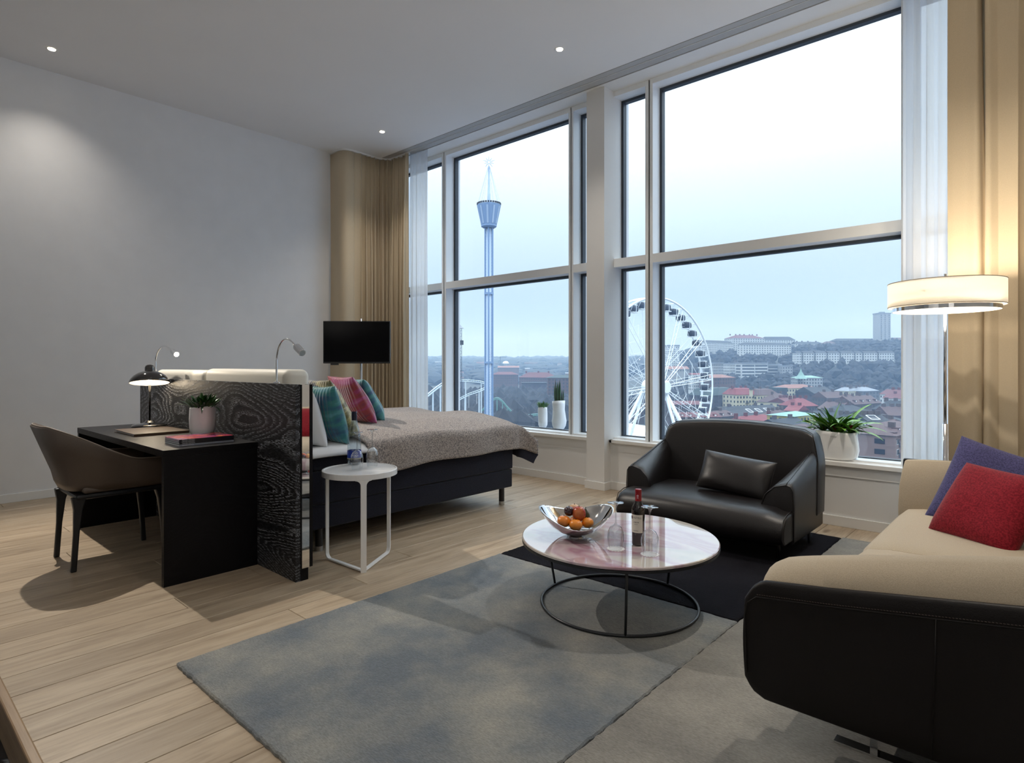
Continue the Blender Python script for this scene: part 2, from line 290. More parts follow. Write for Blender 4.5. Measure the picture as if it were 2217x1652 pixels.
# ------------------------------------------------------------------ mesh helpers
class MB:
    def __init__(s): s.v = []; s.f = []
    def add(s, vs, fs):
        o = len(s.v); s.v += [tuple(p) for p in vs]; s.f += [tuple(i+o for i in f) for f in fs]; return s
    def box(s, x0, x1, y0, y1, z0, z1):
        if x0 > x1: x0, x1 = x1, x0
        if y0 > y1: y0, y1 = y1, y0
        if z0 > z1: z0, z1 = z1, z0
        return s.add([(x0,y0,z0),(x1,y0,z0),(x1,y1,z0),(x0,y1,z0),(x0,y0,z1),(x1,y0,z1),(x1,y1,z1),(x0,y1,z1)],
                     [(0,3,2,1),(4,5,6,7),(0,1,5,4),(1,2,6,5),(2,3,7,6),(3,0,4,7)])
    def obox(s, c, ax, ay, az):
        """oriented box: centre and three half vectors"""
        c, ax, ay, az = map(Vector, (c, ax, ay, az)); vs = []
        for k in (-1, 1):
            for (i, j) in ((-1,-1),(1,-1),(1,1),(-1,1)): vs.append(c+ax*i+ay*j+az*k)
        return s.add(vs, [(0,3,2,1),(4,5,6,7),(0,1,5,4),(1,2,6,5),(2,3,7,6),(3,0,4,7)])
    def tube(s, pts, r, n=10, caps=True, closed=False):
        pts = [Vector(p) for p in pts]; m = len(pts); rr = r if isinstance(r, (list, tuple)) else [r]*m
        rings = []; up = None
        for i, p in enumerate(pts):
            if closed: t = pts[(i+1) % m]-pts[i-1]
            else: t = pts[min(i+1, m-1)]-pts[max(i-1, 0)]
            t.normalize()
            if up is None:
                up = Vector((0,0,1)) if abs(t.z) < 0.9 else Vector((1,0,0))
            a = t.cross(up)
            if a.length < 1e-6: a = t.orthogonal()
            a.normalize(); bb = a.cross(t); bb.normalize(); up = bb
            rings.append([p+(a*math.cos(2*PI*k/n)+bb*math.sin(2*PI*k/n))*rr[i] for k in range(n)])
        vs = [q for R_ in rings for q in R_]; fs = []
        mm = m if closed else m-1
        for i in range(mm):
            j = (i+1) % m
            for k in range(n): fs.append((i*n+k, i*n+(k+1) % n, j*n+(k+1) % n, j*n+k))
        if caps and not closed: fs.append(tuple(range(n-1, -1, -1))); fs.append(tuple((m-1)*n+k for k in range(n)))
        return s.add(vs, fs)
    def lathe(s, prof, n=32, c=(0,0,0), fn=None, cap0=False, cap1=False):
        vs = []; fs = []
        for (r_, z) in prof:
            for k in range(n):
                a = 2*PI*k/n; x, y, zz = r_*math.cos(a), r_*math.sin(a), z
                if fn: x, y, zz = fn(x, y, zz, a)
                vs.append((x+c[0], y+c[1], zz+c[2]))
        for i in range(len(prof)-1):
            for k in range(n): fs.append((i*n+k, i*n+(k+1) % n, (i+1)*n+(k+1) % n, (i+1)*n+k))
        if cap0: fs.append(tuple(range(n-1, -1, -1)))
        if cap1: fs.append(tuple((len(prof)-1)*n+k for k in range(n)))
        return s.add(vs, fs)
    def grid(s, fn, nu, nv, closeu=False):
        vs = [fn(i/(nu if closeu else nu-1), j/(nv-1)) for j in range(nv) for i in range(nu)]; fs = []
        for j in range(nv-1):
            for i in range(nu if closeu else nu-1):
                i2 = (i+1) % nu; fs.append((j*nu+i, j*nu+i2, (j+1)*nu+i2, (j+1)*nu+i))
        return s.add(vs, fs)
    def loft(s, secs, cap=True):
        n = len(secs[0]); vs = [p for q in secs for p in q]; fs = []
        for i in range(len(secs)-1):
            for k in range(n): fs.append((i*n+k, i*n+(k+1) % n, (i+1)*n+(k+1) % n, (i+1)*n+k))
        if cap: fs.append(tuple(range(n-1, -1, -1))); fs.append(tuple((len(secs)-1)*n+k for k in range(n)))
        return s.add(vs, fs)
    def build(s, name, m, parent=None, smooth=False, bevel=0, bseg=2, sub=0, solid=0, world=True, kind=None, label=None):
        off = Vector((0,0,0))
        if world:
            p = parent
            while p is not None: off = off+Vector(p.location); p = p.parent
        me = bpy.data.meshes.new(name)
        me.from_pydata([tuple(Vector(v)-off) for v in s.v], [], s.f); me.update()
        bm = bmesh.new(); bm.from_mesh(me); bmesh.ops.recalc_face_normals(bm, faces=bm.faces); bm.to_mesh(me); bm.free()
        if smooth:
            for p in me.polygons: p.use_smooth = True
        me.materials.append(m)
        o = bpy.data.objects.new(name, me); C.objects.link(o)
        if parent is not None: o.parent = parent
        if solid: q = o.modifiers.new('solid', 'SOLIDIFY'); q.thickness = solid; q.offset = 0
        if bevel: q = o.modifiers.new('bevel', 'BEVEL'); q.width = bevel; q.segments = bseg; q.limit_method = 'ANGLE'; q.angle_limit = math.radians(40)
        if sub: q = o.modifiers.new('sub', 'SUBSURF'); q.levels = sub; q.render_levels = sub
        if smooth is True and bevel:
            pass
        if kind: o['kind'] = kind
        if label: o['label'] = label
        return o
def thing(name, label, cat, loc=(0,0,0), rotz=0, group=None):
    o = bpy.data.objects.new(name, None); C.objects.link(o); o.empty_display_size = 0.1
    o.location = loc; o.rotation_euler = (0, 0, rotz); o['label'] = label; o['category'] = cat
    if group: o['group'] = group
    return o
def tag(o, label, cat, group=None, kind=None):
    o['label'] = label; o['category'] = cat
    if group: o['group'] = group
    if kind: o['kind'] = kind
    return o
def struct(name, loc=(0,0,0)):
    o = bpy.data.objects.new(name, None); C.objects.link(o); o.location = loc; o['kind'] = 'structure'; return o
def dup(root, loc, rotz=None, label=None):
    r = root.copy(); C.objects.link(r); r.location = loc
    if rotz is not None: r.rotation_euler = (0, 0, rotz)
    if label: r['label'] = label
    for ch in list(root.children):
        c = ch.copy(); C.objects.link(c); c.parent = r
        for g in ch.children:
            d = g.copy(); C.objects.link(d); d.parent = c
    return r
def arc(c, r, a0, a1, n, ax=(1,0,0), ay=(0,0,1)):
    c, ax, ay = Vector(c), Vector(ax), Vector(ay)
    return [c+ax*r*math.cos(a0+(a1-a0)*i/n)+ay*r*math.sin(a0+(a1-a0)*i/n) for i in range(n+1)]
def lerp(a, b, t): return a+(b-a)*t
def interp(x, tab):
    if x <= tab[0][0]: return tab[0][1]
    for (x0, y0), (x1, y1) in zip(tab, tab[1:]):
        if x <= x1: return lerp(y0, y1, (x-x0)/(x1-x0))
    return tab[-1][1]
# ================================================================== THE ROOM
XL, XR, YW, YB = -6.77, 1.25, 4.97, -3.2
FE = 0.40            # edge of the raised oak floor
LOW = -0.19
# floor: slab and every plank
fl = MB().box(XL, XR, FE, 5.4, -0.19, -0.012).build('floor', M['subfloor'], kind='structure')
PW = 0.19; x = XL; ci = 0
def plank_mesh(w, l):
    g = 0.0013; b_ = 0.0017
    x0, x1, y0, y1 = g, w-g, g, l-g
    vs = [(x0,y0,-.012),(x1,y0,-.012),(x1,y1,-.012),(x0,y1,-.012),(x0,y0,-b_),(x1,y0,-b_),(x1,y1,-b_),(x0,y1,-b_),
          (x0+b_,y0+b_,0),(x1-b_,y0+b_,0),(x1-b_,y1-b_,0),(x0+b_,y1-b_,0)]
    fs = [(0,1,5,4),(1,2,6,5),(2,3,7,6),(3,0,4,7),(4,5,9,8),(5,6,10,9),(6,7,11,10),(7,4,8,11),(8,9,10,11)]
    return vs, fs
x += -0.02
while x < XR-0.001:
    w_ = min(PW, XR-x); x0 = max(x, XL); w_ = x+w_-x0
    y = FE+0.0; first = True
    while y < YW-0.001:
        l = 2.2 if not first else (0.5+((ci*0.73) % 1.0)*1.7)
        first = False
        if YW+0.03-y-l < 0.4: l = YW+0.03-y
        vs, fs = plank_mesh(w_, l)
        mb = MB().add([(a+x0, b_+y, c) for a, b_, c in vs], fs)
        o = mb.build('plank', M['oak'], fl)
        # give every plank its own origin so the grain differs
        y += l
    x += PW; ci += 1
st = struct('trim_1', (0, 0, 0))
MB().box(XL, XR, FE-0.028, FE+0.004, -0.055, 0.003).build('nosing', M['oak_step'], st, bevel=0.006)
MB().box(XL, XR, FE-0.012, FE, LOW, -0.055).build('riser', M['oak_step'], st)
lf = struct('floor_lower')
nx = 8; ny = 4
for i in range(nx):
    for j in range(ny):
        x0 = XL+(XR-XL)*i/nx; x1 = XL+(XR-XL)*(i+1)/nx; y1 = FE-0.012-(FE-0.012-YB)*j/ny; y0 = FE-0.012-(FE-0.012-YB)*(j+1)/ny
        MB().box(x0+.001, x1-.001, y0+.001, y1-.001, LOW-0.02, LOW).build('tile', M['marble'], lf)
MB().box(XL, XR, YB, FE, LOW-0.06, LOW-0.0215).build('screed', M['subfloor'], lf)
# ceiling
ceil = MB().box(XL-.1, XR+.1, YB, 4.63, CEIL, CEIL+0.12).build('ceiling', M['ceil'], kind='structure')
MB().box(XL-.1, XR+.1, 4.82, 5.03, CEIL, CEIL+0.12).build('soffit', M['wall'], ceil)
MB().box(XL-.1, XR+.1, 4.63, 4.82, CEIL+0.03, CEIL+0.12).build('recess', M['track'], ceil)
ct = struct('trim_2')
MB().box(XL, XR, 4.632, 4.70, CEIL-0.004, CEIL+0.03).build('curtain_rail', M['track'], ct)
MB().box(XL, XR, 4.706, 4.712, CEIL-0.006, CEIL+0.03).build('rail_lip', M['trim'], ct)
MB().box(XL, XR, 4.718, 4.795, CEIL-0.004, CEIL+0.03).build('curtain_rail', M['track'], ct)
# walls
wl = MB().box(XL-0.12, XL, YB, 5.4, LOW-.06, CEIL+0.12).build('wall_left', M['wallpaper'], kind='structure')
wb = MB().box(XL-.12, XR+.12, YB-0.12, YB, LOW-.06, CEIL+0.12).build('wall_back', M['wall'], kind='structure')
wr_ = MB().box(XR, XR+0.12, YB, 5.4, LOW-.06, CEIL+0.12).build('wall_right', M['wall'], kind='structure')
ww = MB().box(XL, XR, YW, 5.30, 0, 0.447).build('wall_window', M['wall'], kind='structure')
MB().box(XL, XR, YW-0.006, YW, 0.37, 0.447).build('panel', M['wall'], ww)
MB().box(XL, XR, 5.03, 5.30, CEIL-0.0, CEIL+0.12).build('lintel', M['wall'], ww)
pl = MB().box(-3.41, -3.205, 4.86, 5.30, 0, CEIL+.03).build('wall_pillar', M['wall'], kind='structure')
BH = 0.075
MB().box(XL, XL+0.014, FE, YW, 0, BH).build('baseboard_left', M['trim'], bevel=0.003, kind='structure')
b2 = struct('baseboard_window')
MB().box(XL+.014, -3.424, YW-0.014, YW, 0, BH).build('board', M['trim'], b2, bevel=0.002)
MB().box(-3.424, -3.191, 4.846, 4.86, 0, BH).build('board', M['trim'], b2, bevel=0.002)
MB().box(-3.205, -3.191, 4.86, YW-.014, 0, BH).build('board', M['trim'], b2, bevel=0.002)
MB().box(-3.205, XR, YW-0.014, YW, 0, BH).build('board', M['trim'], b2, bevel=0.002)
MB().box(-3.424, -3.41, 4.86, YW-.014, 0, BH).build('board', M['trim'], b2, bevel=0.002)
# sills
s1 = struct('trim_3')
MB().box(XL, -3.412, 4.935, 5.175, 0.449, 0.481).build('sill', M['sill'], s1, bevel=0.003)
MB().box(-3.203, XR, 4.935, 5.175, 0.449, 0.481).build('sill', M['sill'], s1, bevel=0.003)
MB().box(-3.203, -3.175, 4.935, 4.97, 0.449, 0.481).build('sill_end', M['sill'], s1)
# mullions and windows
FY0, FY1, GY = 5.03, 5.27, 5.185      # frame front, frame back, glass plane
ZB, ZT, T0, T1 = 0.495, 3.80, 2.150, 2.232
mu = struct('trim_4')
def mullion(xa, xb):
    xm = (xa+xb)/2; g = 0.008
    MB().box(xa, xm-g, FY0, FY1, 0.481, CEIL).build('mullion', M['alu'], mu, bevel=0.002)
    MB().box(xm+g, xb, FY0, FY1, 0.481, CEIL).build('mullion', M['alu'], mu, bevel=0.002)
    MB().box(xm-g, xm+g, FY0+0.02, FY1-.01, 0.481, CEIL).build('mullion_gap', M['slot'], mu)
for a, b_ in ((-5.735, -5.655), (-3.755, -3.695), (-2.863, -2.785), (-0.822, -0.752)): mullion(a, b_)
WINS = [(-6.72, -5.735), (-5.655, -3.755), (-3.695, -3.41), (-3.205, -2.863), (-2.785, -0.822), (-0.752, 1.2)]
for i, (a, b_) in enumerate(WINS):
    wn = struct('window_%d' % (i+1))
    MB().box(a, b_, FY0, FY1, 0.481, ZB).build('bottom_rail', M['alu'], wn)
    MB().box(a, b_, FY0, FY1, ZT+0.012, CEIL).build('head', M['alu'], wn)
    MB().box(a, b_, FY0, FY1, T0, T1).build('transom', M['alu'], wn)
    for (z0, z1) in ((ZB, T0), (T1, ZT+.012)):
        g = 0.024; mb = MB()
        ya, yb = GY-0.02, GY+0.035
        gr_ = 0.014
        mb.box(a, a+g, ya, yb, z0, z1).box(b_-gr_, b_, ya, yb, z0, z1).box(a+g, b_-gr_, ya, yb, z0, z0+g*.35).box(a+g, b_-gr_, ya, yb, z1-g, z1)
        gk = mb.build('sash', M['gasket'], wn)
        MB().box(a+g*.5, b_-gr_*.5, GY, GY+0.006, z0+g*.2, z1-g*.5).build('glass_pane', M['pane'], wn)
# ceiling corner rail and curtains
TRK = [(-6.765, 4.085), (-6.65, 4.08), (-6.56, 4.085), (-6.50, 4.12), (-6.47, 4.19), (-6.465, 4.30), (-6.468, 4.45), (-6.462, 4.56), (-6.44, 4.64), (-6.38, 4.70), (-6.28, 4.725), (-6.15, 4.728), (-6.0, 4.728)]
def smooth_path(pts, n):
    # Catmull-Rom resampled by length
    P = [Vector((*p, 0)) for p in pts]; out = []
    for i in range(len(P)-1):
        p0, p1, p2, p3 = P[max(i-1, 0)], P[i], P[i+1], P[min(i+2, len(P)-1)]
        for k in range(12):
            t = k/12; out.append(0.5*((2*p1)+(p2-p0)*t+(2*p0-5*p1+4*p2-p3)*t*t+(3*p1-p0-3*p2+p3)*t**3))
    out.append(P[-1]); L = [0]
    for a, b_ in zip(out, out[1:]): L.append(L[-1]+(b_-a).length)
    res = []; j = 0
    for i in range(n+1):
        s_ = L[-1]*i/n
        while j < len(L)-2 and L[j+1] < s_: j += 1
        t = (s_-L[j])/max(1e-9, L[j+1]-L[j]); res.append(out[j].lerp(out[j+1], t))
    return res, L[-1]
trk, L_ = smooth_path(TRK, 120)
rail = MB().loft([[(p.x+nx_*o_, p.y+ny_*o_, z) for (o_, z) in ((-.012, CEIL-.022), (.012, CEIL-.022), (.012, CEIL), (-.012, CEIL))]
                  for p, (nx_, ny_) in [(p, (lambda t: (-t.y, t.x))((trk[min(i+1, 120)]-trk[max(i-1, 0)]).normalized())) for i, p in enumerate(trk)]])
rr = rail.build('curtain_rail', M['trim']); tag(rr, 'white curved ceiling rail over the beige curtain in the far left corner', 'curtain rail')
def curtain(path, name, m, ztop, zbot, folds, amp, seed, n=420, rows=14, parent=None, phase=None):
    rnd = random.Random(seed); P, L = smooth_path(path, n)
    # irregular fold positions as warp of phase
    knots = [(0, 0)]; t = 0
    for k in range(folds): t += rnd.uniform(0.55, 1.45); knots.append((t, k+1))
    knots = [(a/t, b_) for a, b_ in knots]; amps = [rnd.uniform(0.55, 1.15) for _ in range(folds+2)]
    if phase: knots, amps = phase
    def fn(u, v):
        i = u*n; i0 = min(int(i), n-1); p = P[i0].lerp(P[i0+1], i-i0); tg = (P[min(i0+2, n)]-P[max(i0-1, 0)]).normalized(); nr = Vector((-tg.y, tg.x, 0))
        ph = interp(u, knots); z = lerp(ztop, zbot, v)
        a = amp*amps[min(int(ph), len(amps)-1)]*(0.45+0.55*min(1, v*2.2+0.0))
        sh = 0.006*math.sin(v*5+ph*2.3)
        off = math.sin(ph*2*PI)*a + 0.16*a*math.sin(ph*4*PI+1.0+v)+0.35*a*math.sin(ph*2.1+seed)
        tan = 0.35*a*math.sin(ph*4*PI)
        q = p+nr*(off+sh)+tg*tan
        return (q.x, q.y, z)
    mb = MB().grid(fn, n+1, rows)
    return mb.build(name, m, parent, smooth=True, solid=0.003)
c1 = thing('curtain', 'beige floor-length curtain hanging in the corner behind the television', 'curtain')
kn = [(0, 0), (0.30, 1.0), (0.40, 2), (0.455, 3), (0.50, 4), (0.55, 5), (0.60, 6), (0.65, 7), (0.70, 8), (0.75, 9), (0.80, 10), (0.86, 11), (0.93, 12), (1, 13)]
am = [0.35, 0.9, 1, 0.9, 1.1, 0.8, 1, 1, 0.8, 1, 1, 1, 1.1, 1]
curtain(TRK, 'drape', M['curtain'], CEIL-0.024, 0.012, 13, 0.052, 3, parent=c1, phase=(kn, am))
c2 = thing('sheer_curtain', 'white sheer curtain gathered beside the beige curtain at the far corner', 'curtain')
curtain([(-6.06, 4.79), (-5.95, 4.80), (-5.84, 4.80), (-5.74, 4.80)], 'drape', M['sheer'], CEIL-0.01, 0.012, 4, 0.022, 5, n=160, parent=c2)
c3 = thing('curtain', 'wide beige curtain hanging at the window behind the floor lamp', 'curtain')
curtain([(-0.505, 4.62), (-0.43, 4.655), (-0.368, 4.655), (-0.362, 4.70), (-0.361, 4.79)], 'drape', M['curtain'], CEIL-0.01, 0.012, 1, 0.03, 8, n=80, parent=c3, phase=([(0, 0.1), (1, 1.0)], [0.9, 1]))
curtain([(-0.365, 4.80), (-0.338, 4.80), (-0.334, 4.70), (-0.32, 4.66), (-0.24, 4.655), (0.0, 4.66), (0.5, 4.67), (1.1, 4.67)], 'drape', M['curtain'], CEIL-0.01, 0.012, 9, 0.042, 12, n=300, parent=c3,
        phase=([(0, 0), (.12, 0.02), (.2, .7), (0.32, 2), (.45, 3), (.6, 4), (.75, 5.3), (.88, 6.2), (1, 7)], [0.8, 1, .8, 1, 1, 1, 1, 1]))
c4 = thing('sheer_curtain', 'white sheer curtain hanging behind the floor lamp pole', 'curtain')
curtain([(-0.77, 4.77), (-0.65, 4.78), (-0.5, 4.77), (-0.40, 4.77)], 'drape', M['sheer'], CEIL-0.01, 0.012, 5, 0.02, 9, n=200, parent=c4)
for i, (x, y, wt) in enumerate(FILL_UP):
    t = thing('uplighter', ['tall white uplighter in the lower part of the suite at the back wall', 'tall white uplighter in the lower part of the suite by the side wall'][i], 'floor lamp', (x, y, LOW), group='uplighters')
    MB().lathe([(0.0005, 0), (0.14, 0), (0.14, 0.012), (0.012, 0.02), (0.012, 1.86), (0.05, 1.87), (0.15, 1.93), (0.148, 1.935), (0.05, 1.878), (0.0005, 1.875)], 32).build('stand', M['whitemetal'], t, smooth=True, world=False)
# downlights seen in the ceiling
LB = ['recessed ceiling spotlight nearest the left wall', 'recessed ceiling spotlight in front of the pillar', 'recessed ceiling spotlight nearest the corner curtain']
k_ = 0
for (x, y, wt, cone, vis) in DOWN:
    if not vis: continue
    t = thing('ceiling_spotlight', LB[k_], 'ceiling light', (x, y, CEIL), group='recessed ceiling spotlights'); k_ += 1
    MB().lathe([(0.030, -0.0015), (0.042, -0.004), (0.047, -0.001)], 28).build('trim_ring', M['trim'], t, smooth=True, world=False)
    MB().lathe([(0.0005, -0.0018), (0.030, -0.0018)], 28).build('lamp_disc', M['bulb'], t, world=False)
    MB().lathe([(0.030, -0.002), (0.030, -0.006), (0.027, -0.006), (0.027, -0.002)], 28).build('inner_ring', M['brushed'], t, world=False)

# ================================================================== RUG
rg = thing('rug', 'large rug in blocks of grey-blue, black and warm grey under the coffee table', 'rug', (-1.6, 2.7, 0))
def rug_block(x0, x1, y0, y1, m, seed):
    rnd = random.Random(seed); n = 60; H = 0.016
    def edge(a, b_, k):
        return [(lerp(a[0], b_[0], i/k)+rnd.uniform(-.003, .003), lerp(a[1], b_[1], i/k)+rnd.uniform(-.003, .003)) for i in range(k)]
    c = [(x0, y0), (x1, y0), (x1, y1), (x0, y1)]; P = []
    for i in range(4):
        a, b_ = c[i], c[(i+1) % 4]; k = max(8, int(math.dist(a, b_)/0.02)); P += edge(a, b_, k)
    cx_, cy_ = (x0+x1)/2, (y0+y1)/2
    def ins(p, d): return (p[0]+(d if p[0] < cx_ else -d)*(abs(p[0]-cx_) > (x1-x0)/2-0.02), p[1]+(d if p[1] < cy_ else -d)*(abs(p[1]-cy_) > (y1-y0)/2-0.02))
    s0 = [(p[0], p[1], 0.0012) for p in P]; s1_ = [(p[0], p[1], H-.005) for p in P]; s2 = [(*ins(p, .006), H) for p in P]
    MB().loft([s0, s1_, s2]).build('rug_block', m, rg)
rug_block(-2.60, -1.098, 0.885, 2.765, M['rug_blue'], 1)
rug_block(-2.60, -1.098, 2.767, 4.58, M['rug_black'], 2)
rug_block(-1.094, 0.6, 0.87, 4.60, M['rug_grey'], 3)
# ================================================================== DESK + HEADBOARD
dk = thing('desk', 'black oak desk joined to the back of the headboard panel', 'desk', (-4.46, 1.4, 0))
MB().box(-5.355, -3.565, 1.150, 1.664, 0.700, 0.738).build('desk_top', M['blackoak_plain'], dk, bevel=0.0015)
MB().box(-3.600, -3.565, 1.152, 1.664, 0, 0.6995).build('side_panel', M['blackoak_plain'], dk, bevel=0.001)
MB().box(-5.355, -5.320, 1.152, 1.664, 0, 0.6995).build('side_panel', M['blackoak_plain'], dk, bevel=0.001)
hb = thing('headboard_panel', 'tall black oak panel with mirror strip on its end, between desk and bed', 'headboard', (-4.41, 1.71, 0))
MB().box(-5.718, -3.112, 1.666, 1.694, 0, 1.092).build('front_board', M['blackoak'], hb, bevel=0.001)
MB().box(-5.716, -3.122, 1.6945, 1.738, 0, 1.088).build('core', M['blackoak_plain'], hb)
MB().box(-3.1215, -3.112, 1.6945, 1.742, 0, 0.066).build('plinth', M['blackoak_plain'], hb)
MB().box(-3.1215, -3.1105, 1.704, 1.748, 0.068, 1.090).build('mirror_strip', M['mirror'], hb)
MB().box(-3.1215, -3.1105, 1.6945, 1.7035, 0.068, 1.090).build('edge_strip', M['blackoak_plain'], hb)
MB().box(-3.160, -3.1105, 1.7485, 1.768, 0.068, 1.090).build('edge_strip', M['blackoak_plain'], hb)
MB().box(-5.716, -3.16, 1.7385, 1.766, 0, 1.086).build('back_board', M['blackoak_plain'], hb)

# ================================================================== BED
def rbox(mb, x0, x1, y0, y1, z0, z1): mb.box(x0, x1, y0, y1, z0, z1)
bd = thing('bed', 'wide double bed with dark navy box base on round legs', 'bed', (-4.45, 2.9, 0))
MB().box(-5.42, -3.50, 1.97, 3.88, 0.145, 0.300).build('base_lower', M['bedbase'], bd, bevel=0.012, bseg=3)
MB().box(-5.42, -3.497, 1.97, 3.884, 0.304, 0.515).build('base_upper', M['bedbase'], bd, bevel=0.012, bseg=3)
MB().box(-5.42, -3.50, 1.97, 3.88, 0.518, 0.64).build('mattress', M['bedbase'], bd, bevel=0.03, bseg=4)
for lx, ly in ((-3.545, 3.79), (-5.37, 3.79), (-3.545, 2.06), (-5.37, 2.06)):
    lg = MB().lathe([(0.024, 0.03), (0.024, 0.145)], 24, (lx, ly, 0), cap0=True, cap1=True).build('leg', M['blackmetal'], bd, smooth=False)
    MB().lathe([(0.0245, 0.0), (0.0245, 0.030)], 24, (lx, ly, 0), cap0=True, cap1=True).build('foot_cap', M['brushed'], lg)
# upholstered cream head cushions behind the panel
def puff(mb, x0, x1, y0, y1, z0, z1, r=0.04, n=8):
    """rounded box by superellipse grid"""
    cx_, cy_, cz_ = (x0+x1)/2, (y0+y1)/2, (z0+z1)/2; a, b_, c = (x1-x0)/2, (y1-y0)/2, (z1-z0)/2
    def se(v, e_): return math.copysign(abs(v)**e_, v)
    def fn(u, v):
        th = u*2*PI; ph = (v-0.5)*PI*0.999
        ex, ez = 2*r/(min(a, b_)+1e-6), 2*r/(c+1e-6); ex = min(max(ex, .12), 1); ez = min(max(ez, .12), 1)
        cp = se(math.cos(ph), ez); return (cx_+a*cp*se(math.cos(th), ex), cy_+b_*cp*se(math.sin(th), ex), cz_+c*se(math.sin(ph), ez))
    return mb.grid(fn, 64, 33, closeu=True)
hc = thing('head_cushion_row', 'padded cream leather headboard cushions showing above the black panel', 'headboard', (-4.5, 1.86, 0))
for a, b_, t in ((-5.70, -4.665, 1.160), (-4.655, -3.44, 1.172)):
    c = MB(); c.box(a, b_, 1.775, 1.945, 0.56, t)
    o = c.build('head_cushion', M['cream'], hc, smooth=True, bevel=0.045, bseg=6)
MB().box(-5.6, -3.5, 1.80, 1.92, 0.02, 0.558).build('support', M['bedbase'], hc)
# duvet + throw, draped
XBR, XBL, YF = -3.50, -5.42, 3.88
def topz(x, y):
    ed = min(x-XBL, XBR-x)
    return 0.655+0.075*(1-math.exp(-max(0, ed)/0.22))*min(1, max(0, (y-1.95)/0.3))+0.012*math.sin(x*5.1+y*2.3)+0.008*math.sin(x*9+1)*math.sin(y*7)
def drape_fn(y0, yover, xover_r, xover_l, lift, hemz, ripple, seed, flare=0.10):
    rnd = random.Random(seed); ph = rnd.uniform(0, 6)
    def fn(u, v):
        W = (XBR-XBL)+xover_r+xover_l; s_ = XBL-xover_l+u*W; t_ = y0+v*(YF+yover-y0)
        ox = max(0, s_-XBR); oy = max(0, t_-YF); ol = max(0, XBL-s_)
        bx, by = min(max(s_, XBL), XBR), min(t_, YF); z = topz(bx, by)+lift
        R_ = 0.05
        def bend(o):
            if o <= 0: return 0, 0
            a = min(o/R_, PI/2); return R_*math.sin(a), R_*(1-math.cos(a))+max(0, o-R_*PI/2)
        hx, dx = bend(ox); hy, dy = bend(oy); hl, dl = bend(ol)
        rip = ripple*math.sin(t_*11+ph+0.8*math.sin(t_*5))*min(1, ox/0.12)
        ripy = ripple*math.sin(s_*13+ph)*min(1, oy/0.1)
        if ox > 0 and oy > 0:
            m_ = max(dx, dy)+0.30*min(dx, dy); k = min(dx, dy)/max(dx, dy, 1e-6)
            return (XBR+hx+flare*k*min(1, m_/0.15)+rip*.5, YF+hy+flare*1.3*k*min(1, m_/0.15), z-m_)
        return (bx+(hx+rip+0.02*dx if ox > 0 else 0)-hl, by+hy+(ripy if oy > 0 else 0), z-dx-dy-dl)
    return fn
dv = MB().grid(drape_fn(1.96, -1.46, 0.065, 0.02, -0.004, 0.5, 0.008, 3), 120, 60).build('duvet', M['linen'], None, smooth=True, solid=0.03)
tag(dv, 'white duvet and sheet showing at the head of the bed beside the pillows', 'duvet')
th = MB().grid(drape_fn(2.36, 0.21, 0.235, 0.2, 0.030, 0.5, 0.010, 11), 150, 120)
# the hem is lower at the head end: shear the overhang
vs = []
for (x, y, z) in th.v:
    if x > XBR-0.002 and z < 0.62:
        k = (0.62-z)/0.2; z -= k*0.045*max(0, min(1, (3.5-y)/1.0))
    vs.append((x, y, z))
th.v = vs
tho = th.build('throw', M['throw'], None, smooth=True, solid=0.012)
tag(tho, 'grey-brown tweed throw spread over the bed and hanging over its side', 'blanket')
# navy underside showing at the foot corner
lin = MB().grid(drape_fn(2.40, 0.30, 0.222, 0.18, 0.018, 0.5, 0.010, 11), 150, 120)
vs = []
for (x, y, z) in lin.v:
    if x > XBR-0.002 and z < 0.62: z -= (0.62-z)/0.2*0.045*max(0, min(1, (3.5-y)/1.0))
    vs.append((x, y, z-0.002))
lin.v = vs
lin.build('lining', M['throw_back'], tho, smooth=True)

